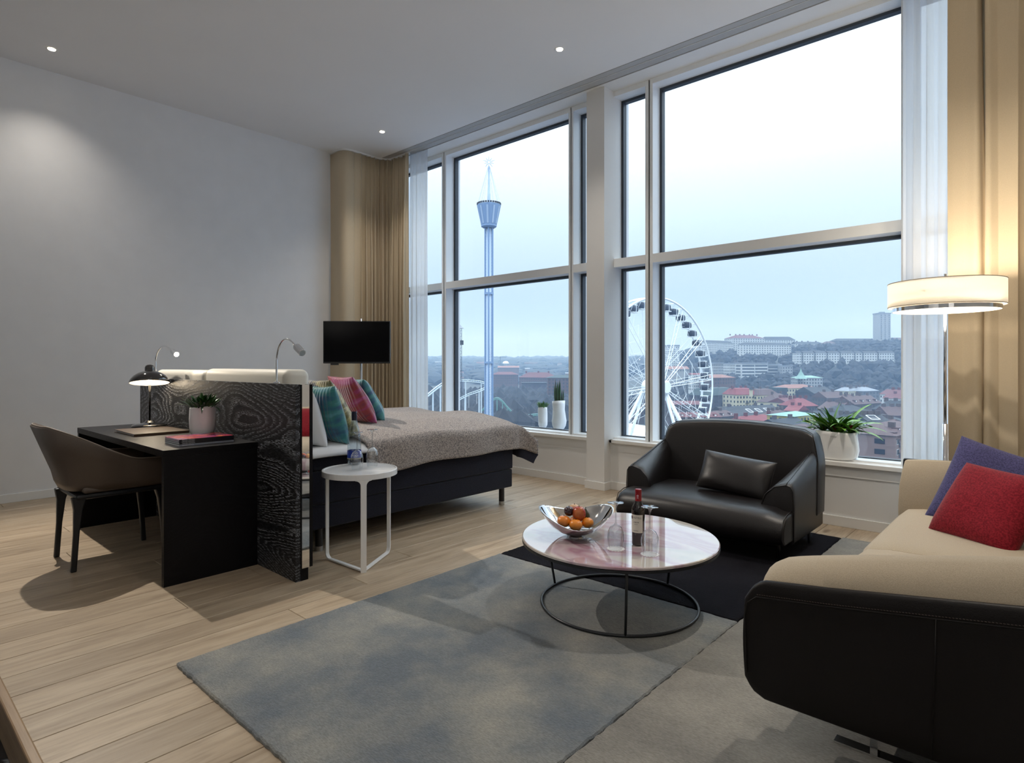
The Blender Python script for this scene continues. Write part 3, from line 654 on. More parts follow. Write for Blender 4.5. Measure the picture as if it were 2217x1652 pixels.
# ---------- cushions given by corner + two edge vectors
def cushion(name, label, m, c0, ex, ey, thick, parent=None, n=26, pinch=0.06, cat='cushion', group=None, sag=0.0, seam=None):
    c0, ex, ey = Vector(c0), Vector(ex), Vector(ey); nr = ex.cross(ey).normalized(); lx, ly = ex.length, ey.length
    o = thing(name, label, cat, tuple(c0+ex/2), 0, group)
    X = ex.normalized(); Y = (ey-X*ey.dot(X)).normalized(); Mx = Matrix((X, Y, nr)).transposed().to_4x4()
    rnd = random.Random(hash(label) % 999); a1, a2 = rnd.uniform(0, 6), rnd.uniform(0, 6)
    def P(u, v, s_):
        a, b_ = 2*u-1, 2*v-1
        px = a*(1-pinch*(1-b_*b_)*abs(a)); py = b_*(1-pinch*(1-a*a)*abs(b_))
        h_ = thick/2*(max(0, 1-a**4)*max(0, 1-b_**4))**0.55*(1+0.06*math.sin(3*a+a1)*math.cos(4*b_+a2))
        h_ *= 1-0.25*max(0, b_)
        return Vector((px*lx/2, (py+1)*ly/2, s_*h_))
    mb = MB(); vs = []; fs = []; idx = {}
    for s_ in (1, -1):
        for j in range(n+1):
            for i in range(n+1):
                edge = i in (0, n) or j in (0, n)
                if s_ == -1 and edge: idx[(i, j, -1)] = idx[(i, j, 1)]; continue
                # cosine spacing for round edges
                u, v = (1-math.cos(PI*i/n))/2, (1-math.cos(PI*j/n))/2
                idx[(i, j, s_)] = len(vs); vs.append(P(u, v, s_))
    for s_ in (1, -1):
        for j in range(n):
            for i in range(n):
                q = (idx[(i, j, s_)], idx[(i+1, j, s_)], idx[(i+1, j+1, s_)], idx[(i, j+1, s_)]); fs.append(q if s_ == 1 else q[::-1])
    mb.add(vs, fs); b = mb.build('cover', m, o, smooth=True, world=False); b.matrix_basis = Mx
    b.location = Mx.to_3x3() @ Vector((0, 0, 0))
    if seam:
        pts = [P((1-math.cos(PI*i/n))/2, 0, 1) for i in range(n+1)]+[P(1, (1-math.cos(PI*i/n))/2, 1) for i in range(1, n+1)]+[P(1-(1-math.cos(PI*i/n))/2, 1, 1) for i in range(1, n+1)]+[P(0, 1-(1-math.cos(PI*i/n))/2, 1) for i in range(1, n)]
        s2 = MB().tube(pts, 0.0025, 6, closed=True).build('piping', seam, o, smooth=True, world=False); s2.matrix_basis = Mx
    return o
TEAL = [(0.30, (0.005, 0.045, 0.14)), (0.45, (0.01, 0.13, 0.20)), (0.55, (0.025, 0.21, 0.20)), (0.68, (0.08, 0.30, 0.36))]
YEL = [(0.30, (0.10, 0.085, 0.02)), (0.45, (0.26, 0.24, 0.11)), (0.55, (0.55, 0.50, 0.25)), (0.62, (0.06, 0.07, 0.12)), (0.7, (0.55, 0.55, 0.50))]
MAG = [(0.30, (0.16, 0.008, 0.05)), (0.48, (0.28, 0.02, 0.03)), (0.56, (0.30, 0.02, 0.12)), (0.7, (0.42, 0.10, 0.26))]
M['teal'] = plisse_mat('teal_pleated_silk', TEAL); M['yel'] = plisse_mat('yellow_silver_pleated_silk', YEL); M['mag'] = plisse_mat('magenta_pleated_silk', MAG)
M['plum'] = mat('plum_cloth', (0.09, 0.012, 0.03), 0.6)
BC = 'colourful pleated cushions on the bed'
cushion('cushion', 'teal pleated cushion nearest the mirror strip, leaning on the bed', M['teal'], (-3.50, 2.255, 0.672), (-0.47, -0.03, 0.01), (-0.15, -0.12, 0.36), 0.16, group=BC)
cushion('cushion', 'yellow and silver pleated cushion between the teal and the magenta ones', M['yel'], (-3.52, 2.36, 0.700), (-0.44, 0.02, 0.0), (-0.12, -0.22, 0.39), 0.14, group=BC)
cushion('cushion', 'magenta pleated cushion on the bed, beside the yellow one', M['mag'], (-3.90, 2.76, 0.748), (-0.43, 0.05, 0.0), (-0.07, -0.20, 0.36), 0.15, group=BC)
cushion('cushion', 'teal pleated cushion farthest from the headboard, beside the magenta one', M['teal'], (-4.02, 2.92, 0.75), (-0.45, 0.04, 0.0), (-0.08, -0.18, 0.33), 0.17, group=BC)
cushion('cushion', 'plum cushion whose top edge just shows behind the headboard panel', M['plum'], (-3.62, 2.06, 0.70), (-0.50, 0.0, 0.0), (0.0, -0.06, 0.42), 0.12)
PG = 'white bed pillows behind the colourful cushions'
cushion('pillow', 'white pillow upright at the near side of the bed head', M['linen'], (-3.51, 2.10, 0.665), (-0.72, 0, 0), (0, -0.10, 0.36), 0.16, cat='pillow', group=PG)
cushion('pillow', 'white pillow upright at the far side of the bed head', M['linen'], (-4.55, 2.10, 0.70), (-0.72, 0, 0), (0, -0.12, 0.36), 0.16, cat='pillow', group=PG)

# ================================================================== DESK CHAIR
def chair():
    t = thing('desk_chair', 'taupe leather tub chair with black legs pushed up to the desk', 'chair', (-4.43, 1.13, 0))
    X0, X1, Y0, Y1 = -0.27, 0.27, -0.245, 0.26
    # shell path: from right arm front, around the back, to the left arm front (local coords, +Y = front)
    path = []
    for i in range(61):
        s_ = i/60; a = lerp(-0.0, PI, s_)
        # superellipse U
        ca, sa = math.cos(a), math.sin(a); ex = 0.55
        px = math.copysign(abs(ca)**ex, ca)*0.255; py = -abs(sa)**0.75*0.275
        path.append((px, py, a))
    U = [(0.262, 0.27), (0.262, 0.15)]
    full = [(0.268, 0.265, 0.0), (0.268, 0.18, 0.0), (0.264, 0.09, 0)]+[(p[0], p[1], p[2]) for p in path]+[(-0.264, 0.09, PI), (-0.268, 0.18, PI), (-0.268, 0.265, PI)]
    P, L = smooth_path([(p[0], p[1]) for p in full], 90)
    secs_o = []
    for i, p in enumerate(P):
        tg = (P[min(i+1, 90)]-P[max(i-1, 0)]).normalized(); nr = Vector((tg.y, -tg.x, 0))   # outward
        if nr.dot(Vector((p.x, p.y-0.05, 0))) < 0: nr = -nr
        back = max(0, -p.y/0.275); back = min(1, back)
        tt = min(1, max(0, (0.27-p.y)/0.53))
        h = 0.625+0.02*tt+0.20*(max(0, (tt-0.35)/0.65))**1.6
        ob = 0.455; lean = 0.035+0.085*back
        th_ = 0.016+0.012*back
        sec = []
        for (z, d) in ((ob, 0.0-0.055), (ob+0.006, -0.012), (0.50, 0.006), (0.56, 0.02), (lerp(0.56, h, .5), lean*0.6), (h-0.008, lean), (h, lean-th_*0.4), (h-0.003, lean-th_), (lerp(0.56, h, .5), lean*0.55-th_), (0.52, -th_+0.0), (0.47, -th_-0.05)):
            q = Vector((p.x, p.y, 0))+nr*(d-0.0); sec.append((q.x, q.y, z))
        secs_o.append(sec)
    MB().loft(secs_o).build('shell', M['tan_cushion'], t, smooth=True, world=False)
    # pale piping along the top edge
    MB().tube([Vector(s_[6])+Vector((0, 0, 0.001)) for s_ in secs_o], 0.004, 6).build('piping', M['tan_inner'], t, smooth=True, world=False)
    MB().box(-0.235, 0.235, -0.20, 0.27, 0.445, 0.485).build('seat', M['tan_cushion'], t, smooth=True, bevel=0.018, bseg=4, world=False)
    MB().box(-0.235, 0.235, -0.235, 0.245, 0.415, 0.444).build('seat_frame', M['blackmetal'], t, bevel=0.012, world=False)
    for sx_ in (-1, 1):
        for sy, lean in ((-1, -0.02), (1, 0.02)):
            tp = Vector((sx_*0.205, sy*0.215, 0.43)); bt = Vector((sx_*0.207, sy*0.222+lean, 0.0))
            pts = [tp.lerp(bt, k/6) for k in range(7)]; mb = MB()
            secs = []
            for k, p in enumerate(pts):
                wd = lerp(0.026, 0.015, min(1, k/3))+(0.012 if k == 0 else 0); dd = lerp(0.022, 0.013, min(1, k/3))
                secs.append([(p.x-dd, p.y-wd, p.z), (p.x+dd, p.y-wd, p.z), (p.x+dd, p.y+wd, p.z), (p.x-dd, p.y+wd, p.z)])
            mb.loft(secs).build('leg', M['blackmetal'], t, bevel=0.006, world=False)
    return t
chair()

# ================================================================== SIDE TABLE
def side_table():
    cx_, cy_ = -3.165, 2.115
    t = thing('side_table', 'round white side table with flat strip legs beside the bed', 'side table', (cx_, cy_, 0))
    R = 0.225; H = 0.562
    MB().lathe([(0.0005, H), (R-0.012, H), (R-0.012, H+0.004), (R-0.002, H+0.004), (R, H+.001), (R, H-0.030), (R-0.004, H-0.031), (0.0005, H-0.031)], 64).build('table_top', M['tabletop'], t, smooth=False, bevel=0.0015, world=False)
    # three legs: the near one is a wide flat bar, the others bent strips joined at the near one
    base = Vector((-2.925-cx_, 1.985-cy_, 0)); 
    dirn = base.normalized(); near = dirn*(R-0.005); sid = Vector((-dirn.y, dirn.x, 0))
    mb = MB(); w2 = 0.0165; th_ = 0.006
    # flared top (T shape) as polygon extruded
    prof = [(-w2-0.030+0.030*math.sin(a)*1.0, H-0.031-0.030+0.030*math.cos(a)) for a in [PI/2*k/6 for k in range(7)]]+[(-w2, 0.0)]
    prof = prof+[(-x_, z_) for x_, z_ in reversed(prof)]
    A = [tuple(near+sid*x_+Vector((0, 0, z_))+dirn*th_) for x_, z_ in prof]; B = [tuple(near+sid*x_+Vector((0, 0, z_))-dirn*th_) for x_, z_ in prof]
    mb.loft([A, B]).build('leg', M['whitemetal'], t, world=False)
    for ang in (-1, 1):
        d2 = Matrix.Rotation(ang*math.radians(118), 3, 'Z') @ dirn; far = d2*(R-0.012); rr_ = 0.035
        run = (far-near*0.98); L = run.length; rd = run.normalized(); hw = Vector((-rd.y, rd.x, 0))*0.011
        pts = [near*0.98+Vector((0, 0, 0.010)), far-rd*rr_+Vector((0, 0, 0.010))]
        pts += [far-rd*rr_+rd*rr_*math.sin(a)+Vector((0, 0, 0.010+rr_-rr_*math.cos(a))) for a in [PI/2*k/6 for k in range(1, 7)]]+[far+Vector((0, 0, H-0.031))]
        secs = []
        for i, p in enumerate(pts):
            tg = (pts[min(i+1, len(pts)-1)]-pts[max(i-1, 0)]).normalized(); n_ = tg.cross(hw.normalized()).normalized()*0.0045
            secs.append([tuple(p+hw+n_), tuple(p-hw+n_), tuple(p-hw-n_), tuple(p+hw-n_)])
        MB().loft(secs).build('leg', M['whitemetal'], t, world=False)
    return t
side_table()
def wineglass(loc, h, rb, label, rfoot=None, group=None, inv=True):
    t = thing('wine_glass', label, 'glass', loc, 0, group); rf = rfoot or rb*0.95
    hb_ = h*0.52
    # upside down: rim at 0
    bowl = [(rb*0.80, 0.0), (rb*0.86, hb_*.10), (rb*0.97, hb_*.35), (rb, hb_*.52), (rb*.93, hb_*.72), (rb*.68, hb_*.90), (rb*.32, hb_*.985), (0.006, hb_*1.03)]
    MB().lathe(bowl, 40).build('bowl', M['glass'], t, smooth=True, world=False)
    MB().lathe([(0.006, hb_*1.03), (0.0036, hb_*1.14), (0.0036, h*0.86), (0.006, h*0.93), (0.012, h*0.965)], 16).build('stem', M['glass'], t, smooth=True, world=False)
    MB().lathe([(0.012, h*0.965), (rf*.5, h*0.988), (rf, h*0.996), (rf, h), (0.0005, h)], 40).build('foot', M['glass'], t, smooth=True, world=False)
    return t
ST = 0.5665
def atz(u, v, z):
    s_ = (u-CX)/FPX; tv = (HY-v)/FPX; k = (z-CAMH)/tv; return (k*(Fx+s_*Rx), k*(Fy+s_*Ry), z)
def text_on_cyl(txt, c, r, z, size, m, ang0, parent, name='lettering', kind=None, rotup=False):
    """real lettering wrapped on a cylinder"""
    cu = bpy.data.curves.new('t', 'FONT'); cu.body = txt; cu.size = size; cu.align_x = 'CENTER'
    tmp = bpy.data.objects.new('t', cu); C.objects.link(tmp); bpy.context.view_layer.update()
    dg = bpy.context.evaluated_depsgraph_get(); me = bpy.data.meshes.new_from_object(tmp.evaluated_get(dg)); bpy.data.objects.remove(tmp)
    mb = MB(); vs = []
    for v in me.vertices:
        x_, y_ = (v.co.x, v.co.y) if not rotup else (-v.co.y, v.co.x)
        a = ang0+x_/r; vs.append((c[0]+r*math.cos(a), c[1]+r*math.sin(a), z+y_))
    mb.add(vs, [tuple(p.vertices) for p in me.polygons])
    return mb.build(name, m, parent, world=False)
M['navycap'] = mat('navy_cap', (0.006, 0.008, 0.03), 0.25); M['bluelabel'] = mat('blue_label', (0.012, 0.045, 0.36), 0.4); M['ink_white'] = mat('white_ink', (0.85, 0.85, 0.9), 0.5)
M['ink_black'] = mat('black_ink', (0.03, 0.025, 0.025), 0.5)
camdir = lambda p: math.atan2(-p[1], -p[0])
def water_bottle():
    p = atz(767, 1004, ST); r = 0.043
    t = thing('water_bottle', 'clear glass water bottle with navy cap and blue label on side table', 'bottle', p)
    H = 0.335
    MB().lathe([(0.0005, 0.004), (r*.8, 0.001), (r, 0.01), (r, 0.140), (r*.96, 0.170), (r*.72, 0.225), (r*.46, 0.262), (0.0155, 0.285), (0.0155, H-.045)], 40).build('glass_body', M['bottleglass'], t, smooth=True, world=False)
    MB().lathe([(0.0172, H-.056), (0.0172, H-0.004), (0.0155, H), (0.0005, H)], 28).build('cap', M['navycap'], t, smooth=False, world=False)
    MB().lathe([(r*1.012, 0.042), (r*1.012, 0.088)], 40).build('label', M['bluelabel'], t, smooth=True, world=False)
    a0 = camdir(p)
    text_on_cyl('PORLA', (0, 0), r*1.025, 0.053, 0.013, M['ink_white'], a0+0.15, t); text_on_cyl('WATER', (0, 0), r*1.025, 0.046, 0.006, M['ink_white'], a0+0.15, t)
    mb = MB()
    for dx in (-0.008, 0.008, 0.0):
        pts = [(r*1.03*math.cos(a0+0.15+(dx+0.006*math.cos(q))/r), r*1.03*math.sin(a0+0.15+(dx+0.006*math.cos(q))/r), (0.0725 if dx else 0.080)+0.005*math.sin(q)) for q in [2*PI*k/14 for k in range(14)]]
        mb.tube(pts, 0.0008, 5, closed=True)
    mb.build('emblem', M['ink_white'], t, world=False)
    MB().lathe([(r*1.012, 0.034), (r*1.012, 0.041)], 40).build('gold_band', mat('pale_gold_band', (0.45, 0.43, 0.33), 0.4), t, smooth=True, world=False)
water_bottle()
wineglass(atz(773, 1016, ST), 0.225, 0.038, 'upturned wine glass in front of the water bottle', 0.036, 'upturned wine glasses on the side table')
wineglass(atz(806, 1011, ST), 0.232, 0.038, 'upturned wine glass to the side of the water bottle, nearer the bed throw', 0.034, 'upturned wine glasses on the side table')

# ================================================================== DESK ITEMS
def desk_lamp():
    t = thing('desk_lamp', 'black enamel dome desk lamp lit on the desk', 'lamp', (-5.05, 1.535, 0.738))
    MB().lathe([(0.0005, 0.0), (0.118, 0.0), (0.120, 0.006), (0.112, 0.016), (0.085, 0.024), (0.05, 0.027), (0.034, 0.034), (0.026, 0.046), (0.010, 0.050), (0.0005, 0.05)], 48).build('base', M['blackgloss'], t, smooth=True, world=False)
    MB().tube([(0, 0, 0.05), (0, 0, 0.36)], 0.0075, 16).build('pole', M['blackgloss'], t, smooth=True, world=False)
    tl = Matrix.Rotation(math.radians(3), 4, 'Y')
    sh = MB().lathe([(0.132, 0.325), (0.134, 0.332), (0.128, 0.350), (0.110, 0.375), (0.085, 0.395), (0.055, 0.408), (0.035, 0.412), (0.033, 0.418), (0.033, 0.440), (0.028, 0.455), (0.015, 0.463), (0.0005, 0.465)], 56).build('shade', M['blackgloss'], t, smooth=True, world=False)
    MB().lathe([(0.130, 0.326), (0.124, 0.348), (0.106, 0.371), (0.080, 0.390), (0.04, 0.402)], 56).build('shade_lining', M['lampinner'], sh, smooth=True, world=False)
    MB().lathe([(0.0005, 0.345), (0.020, 0.350), (0.028, 0.368), (0.02, 0.385), (0.0005, 0.392)], 24).build('bulb', M['bulb'], sh, smooth=True, world=False)
    Rq = Matrix.Rotation(math.radians(11), 3, Vector((-.29, -.957, 0))); sh.rotation_euler = Rq.to_euler(); pv = Vector((0, 0, 0.41)); sh.location = pv-Rq @ pv
    light('POINT', 'desk_lamp_light', (-5.05, 1.535, 0.738+0.338), 1.6, WARM, 0.03)
desk_lamp()
def gooseneck(name, label, x, side, lit):
    t = thing(name, label, 'reading lamp', (x, 1.7165, 1.092))
    MB().lathe([(0.0005, 0.0), (0.020, 0.0), (0.020, 0.005), (0.008, 0.009)], 24).build('base', M['chrome'], t, smooth=False, world=False)
    pts = [(0, 0, 0.005), (0, 0, 0.10), (0.004, 0, 0.16), (0.03, 0, 0.215), (0.075, 0, 0.25), (0.125, 0, 0.258), (0.18, 0, 0.24), (0.225, 0, 0.215)]
    if lit: pts = [(a*1.7 if a > 0.01 else a, b_, c*1.0) for a, b_, c in pts]
    P = [Vector(p) for p in pts]; out = []
    for i in range(len(P)-1):
        p0, p1, p2, p3 = P[max(i-1, 0)], P[i], P[i+1], P[min(i+2, len(P)-1)]
        for k in range(8):
            q = k/8; out.append(0.5*((2*p1)+(p2-p0)*q+(2*p0-5*p1+4*p2-p3)*q*q+(3*p1-p0-3*p2+p3)*q**3))
    out.append(P[-1])
    MB().tube(out, 0.0055, 10).build('gooseneck', M['chrome'], t, smooth=True, world=False)
    d = (P[-1]-P[-2]).normalized(); e_ = P[-1]
    hd = MB().tube([e_-d*0.005, e_, e_+d*0.008, e_+d*0.010, e_+d*0.085], [0.012, 0.014, 0.014, 0.021, 0.021], 24).build('lamp_head', M['chrome'], t, smooth=False, bevel=0.001, world=False)
    MB().tube([e_+d*0.0852, e_+d*0.087], 0.017, 20).build('lens', M['bulb'] if lit else M['glass'], hd, world=False)
    return t, e_+d*0.1, d
gooseneck('reading_lamp', 'chrome gooseneck reading lamp above the cushions, head switched off', -3.43, 1, False)
tL, e_, d_ = gooseneck('reading_lamp', 'chrome gooseneck reading lamp rising behind the black desk lamp, bulb lit', -5.50, 1, True)
L_o = light('SPOT', 'reading_lamp_light', (-5.50+e_.x, 1.7165, 1.092+e_.z), 3, WARM, 0.02, (0, -math.atan2(d_.x, -d_.z), 0), spot_size=math.radians(80), spot_blend=0.6)

def folder():
    t = thing('folder', 'brown leather guest folder lying in front of the desk lamp', 'folder', (-4.60, 1.41, 0.738))
    M['folderbrown'] = mat('brown_folder', (0.085, 0.05, 0.028), 0.4, bump=0.05, bscale=300)
    MB().box(-0.21, 0.21, -0.165, 0.165, 0.0, 0.003).build('back_cover', M['folderbrown'], t, world=False)
    MB().box(-0.205, 0.205, -0.155, 0.16, 0.0032, 0.0125).build('pages', M['linen'], t, world=False)
    MB().loft([[(-0.21, -0.165, 0.016), (-0.21, 0.165, 0.013), (-0.21, 0.165, 0.016), (-0.21, -0.165, 0.019)], [(0.21, -0.165, 0.013), (0.21, 0.165, 0.013), (0.21, 0.165, 0.016), (0.21, -0.165, 0.016)]]).build('front_cover', M['folderbrown'], t, world=False)
    MB().box(0.205, 0.212, -0.165, 0.165, 0.0, 0.016).build('spine', M['folderbrown'], t, world=False)
    cu = bpy.data.curves.new('t', 'FONT'); cu.body = 'COMPENDIUM'; cu.size = 0.022; cu.align_x = 'CENTER'
    tmp = bpy.data.objects.new('t', cu); C.objects.link(tmp); bpy.context.view_layer.update()
    me = bpy.data.meshes.new_from_object(tmp.evaluated_get(bpy.context.evaluated_depsgraph_get())); bpy.data.objects.remove(tmp)
    mb = MB().add([(-v.co.y, v.co.x, 0.0178) for v in me.vertices], [tuple(p.vertices) for p in me.polygons])
    mb.build('lettering', mat('gold_foil', (0.45, 0.36, 0.24), 0.4, 0.5), t, world=False)
    t.rotation_euler.z = math.radians(0)
folder()
def magazines():
    specs = [('dark magazine at the bottom of the stack on the desk', (0.02, 0.05, 0.05), 0.011, 0.0), ('black magazine second from the bottom of the stack on the desk', (0.008, 0.008, 0.014), 0.009, 0.3), ('black magazine second from the top of the stack on the desk', (0.010, 0.008, 0.016), 0.009, -0.3), ('pink and orange magazine on top of the stack on the desk', None, 0.009, 0.0)]
    cols = mat('grey_spine', (0.30, 0.33, 0.40), 0.35)
    mc, nt, b = new_mat('pink_orange_cover')
    tcn = N(nt, 'ShaderNodeTexCoord'); n1 = N(nt, 'ShaderNodeTexNoise', Scale=6.0, Detail=2.0, Distortion=1.5); nt.links.new(tcn.outputs['Object'], n1.inputs['Vector'])
    r = ramp(nt, n1.outputs[0], [(0.30, (0.75, 0.35, 0.12)), (0.42, (0.65, 0.06, 0.05)), (0.50, (0.55, 0.03, 0.12)), (0.58, (0.16, 0.04, 0.22)), (0.68, (0.7, 0.1, 0.25))]); nt.links.new(r.outputs[0], b.inputs['Base Color']); b.inputs['Roughness'].default_value = 0.2
    z = 0.738
    for i, (lb, c, th_, rz) in enumerate(specs):
        t = thing('magazine', lb, 'magazine', (-3.795, 1.42, z), math.radians(rz), 'magazines stacked on the desk')
        cm = mc if c is None else mat('dark_cover', c, 0.25)
        MB().box(-0.113, 0.113, -0.150, 0.150, 0.001, th_-0.001).build('pages', M['linen'], t, world=False)
        MB().box(-0.115, 0.115, -0.152, 0.152, th_-0.0012, th_).build('cover', cm, t, world=False)
        MB().box(-0.115, 0.115, -0.152, 0.152, 0, 0.0010).build('back_cover', cm, t, world=False)
        MB().box(0.1132, 0.1162, -0.152, 0.152, 0, th_).build('spine', cols if i == 0 else mat('black_spine', (0.008, 0.008, 0.016), 0.3), t, world=False)
        cu = bpy.data.curves.new('t', 'FONT'); cu.body = 'APPLIED FASHION' if i else 'APPLIED DESIGN'; cu.size = 0.0085
        tmp = bpy.data.objects.new('t', cu); C.objects.link(tmp); bpy.context.view_layer.update()
        me = bpy.data.meshes.new_from_object(tmp.evaluated_get(bpy.context.evaluated_depsgraph_get())); bpy.data.objects.remove(tmp)
        MB().add([(0.1168, v.co.x-0.138, v.co.y+0.0018) for v in me.vertices], [tuple(p.vertices) for p in me.polygons]).build('lettering', M['ink_white'], t, world=False)
        z += th_+0.0002
magazines()
# ---------- plants
def leaf_mesh(mb, base, d, up, L, W, curl, n=7, fold=0.15, twist=0.0):
    """pointed leaf blade with a midrib fold, curling down along its length"""
    d = Vector(d).normalized(); base = Vector(base); h = Vector((d.x, d.y, 0)); h = h.normalized() if h.length > 1e-4 else Vector((1, 0, 0))
    sd = Vector((-h.y, h.x, 0)); el = math.atan2(d.z, math.hypot(d.x, d.y)); pts = []; p = base.copy(); 
    for i in range(n+1):
        s_ = i/n; wd = W*max(0.03, math.sin(PI*min(1, (s_*0.86+0.12))))**0.8*(1 if s_ < 1 else 0.05)
        dirv = h*math.cos(el)+Vector((0, 0, math.sin(el))); nrm = sd.cross(dirv)
        if nrm.z < 0: nrm = -nrm
        s2 = (sd*math.cos(twist*s_)+nrm*math.sin(twist*s_))
        pts.append((p+s2*wd+nrm*wd*fold, p.copy(), p-s2*wd+nrm*wd*fold)); p = p+dirv*(L/n); el -= curl/n
    vs = [q for t_ in pts for q in t_]; fs = []
    for i in range(n):
        for k in range(2): fs.append((i*3+k, i*3+k+1, i*3+k+4, i*3+k+3))
    mb.add(vs, fs)
def pot_mesh(prof, nfn=None, n=48): return MB().lathe(prof, n, fn=nfn)
def desk_plant():
    p = (-4.04, 1.53, 0.739)
    t = thing('potted_plant', 'small green plant in a dented white pot on the desk', 'potted plant', p)
    def fn(x, y, z, a):
        k = 1+0.05*math.sin(a*2+0.7)*(z/0.16)+0.06*math.exp(-(a-5.4)**2*5)*(-1); return x*k, y*k, z+0.006*math.sin(a+1)*(z > .13)
    MB().lathe([(0.0005, 0), (0.050, 0.0), (0.063, 0.017), (0.075, 0.06), (0.077, 0.12), (0.074, 0.185), (0.072, 0.195), (0.067, 0.195), (0.068, 0.17), (0.065, 0.12)], 56, fn=fn).build('pot', M['ceramic'], t, smooth=True, world=False)
    MB().lathe([(0.0005, 0.184), (0.069, 0.182)], 40, fn=fn).build('soil', M['soil'], t, world=False)
    rnd = random.Random(4)
    for i in range(110):
        a = rnd.uniform(0, 2*PI); r_ = 0.062*math.sqrt(rnd.random()); sp = rnd.uniform(0.2, 1.1)*(r_/0.062)
        d = (math.cos(a)*sp, math.sin(a)*sp, 1.0); mb = MB()
        leaf_mesh(mb, (r_*math.cos(a), r_*math.sin(a), 0.180), d, None, rnd.uniform(0.065, 0.115)*(1.2 if i % 17 == 0 else 1), 0.0085, rnd.uniform(0.2, 1.1), 5, 0.3)
        mb.build('leaf', M['leaf_dark'] if i % 3 else M['leaf'], t, smooth=True, world=False)
    for a, L in ((3.6, 0.13), (0.3, 0.11), (5.9, 0.13)):
        mb = MB(); leaf_mesh(mb, (0.065*math.cos(a), 0.065*math.sin(a), 0.185), (math.cos(a), math.sin(a), 0.5), None, L, 0.007, 1.6 if a != 3.6 else .2, 7, 0.3); mb.build('leaf', M['leaf_dark'], t, smooth=True, world=False)
desk_plant()
SZ = 0.481
def vase_plant(p, h, r, label, kind, seed, lean=0):
    t = thing('potted_plant', label, 'potted plant', p); rnd = random.Random(seed)
    def fn(x, y, z, a):
        s_ = z/h; k = 1+0.09*math.sin(s_*6.0+2*a+seed)*math.sin(PI*min(1, s_)) ; return x*k+0.05*r*math.sin(s_*5), y*k, z+(0.008*math.sin(a+2) if z > h*0.97 else 0)
    MB().lathe([(0.0005, 0), (r*.52, 0), (r*.75, h*.035), (r*.95, h*.14), (r, h*.3), (r*.93, h*.5), (r*.92, h*.7), (r*.95, h*.9), (r*.93, h), (r*.86, h), (r*.86, h*.9), (r*.8, h*.7)], 48, fn=fn).build('pot', M['ceramic'], t, smooth=True, world=False)
    MB().lathe([(0.0005, h*.95), (r*.86, h*.95)], 32, fn=fn).build('soil', M['soil'], t, world=False)
    if kind == 'snake':
        for i in range(11):
            a = i*2.4; rr_ = r*0.72*math.sqrt((i+0.5)/11); L = rnd.uniform(0.15, 0.27); 
            pts = [Vector((rr_*math.cos(a), rr_*math.sin(a), h*.93))]; d = Vector((math.cos(a)*0.10*rr_/r+rnd.uniform(-.05, .05), math.sin(a)*0.1*rr_/r, 1))
            for k in range(1, 7): pts.append(pts[0]+d*L*k/6)
            MB().tube(pts, [0.0065, 0.0075, 0.0075, 0.007, 0.006, 0.004, 0.0006], 8).build('leaf', M['leaf_dark'], t, smooth=True, world=False)
    else:
        for i in range(70):
            a = rnd.uniform(0, 2*PI); rr_ = r*0.8*math.sqrt(rnd.random()); sp = rnd.uniform(0.1, 0.8)*(rr_/r); mb = MB()
            leaf_mesh(mb, (rr_*math.cos(a), rr_*math.sin(a), h*.94), (math.cos(a)*sp, math.sin(a)*sp, 1), None, rnd.uniform(0.05, 0.095), 0.008, rnd.uniform(0.1, .8), 5, 0.3)
            mb.build('leaf', M['leaf'], t, smooth=True, world=False)
    return t
vase_plant(atz(1175, 926, SZ), 0.232, 0.056, 'small spiky green plant in the shorter white vase on the sill', 'short', 2)
vase_plant(atz(1210, 930, SZ), 0.318, 0.077, 'upright snake plant in the taller white vase on the sill', 'snake', 5)
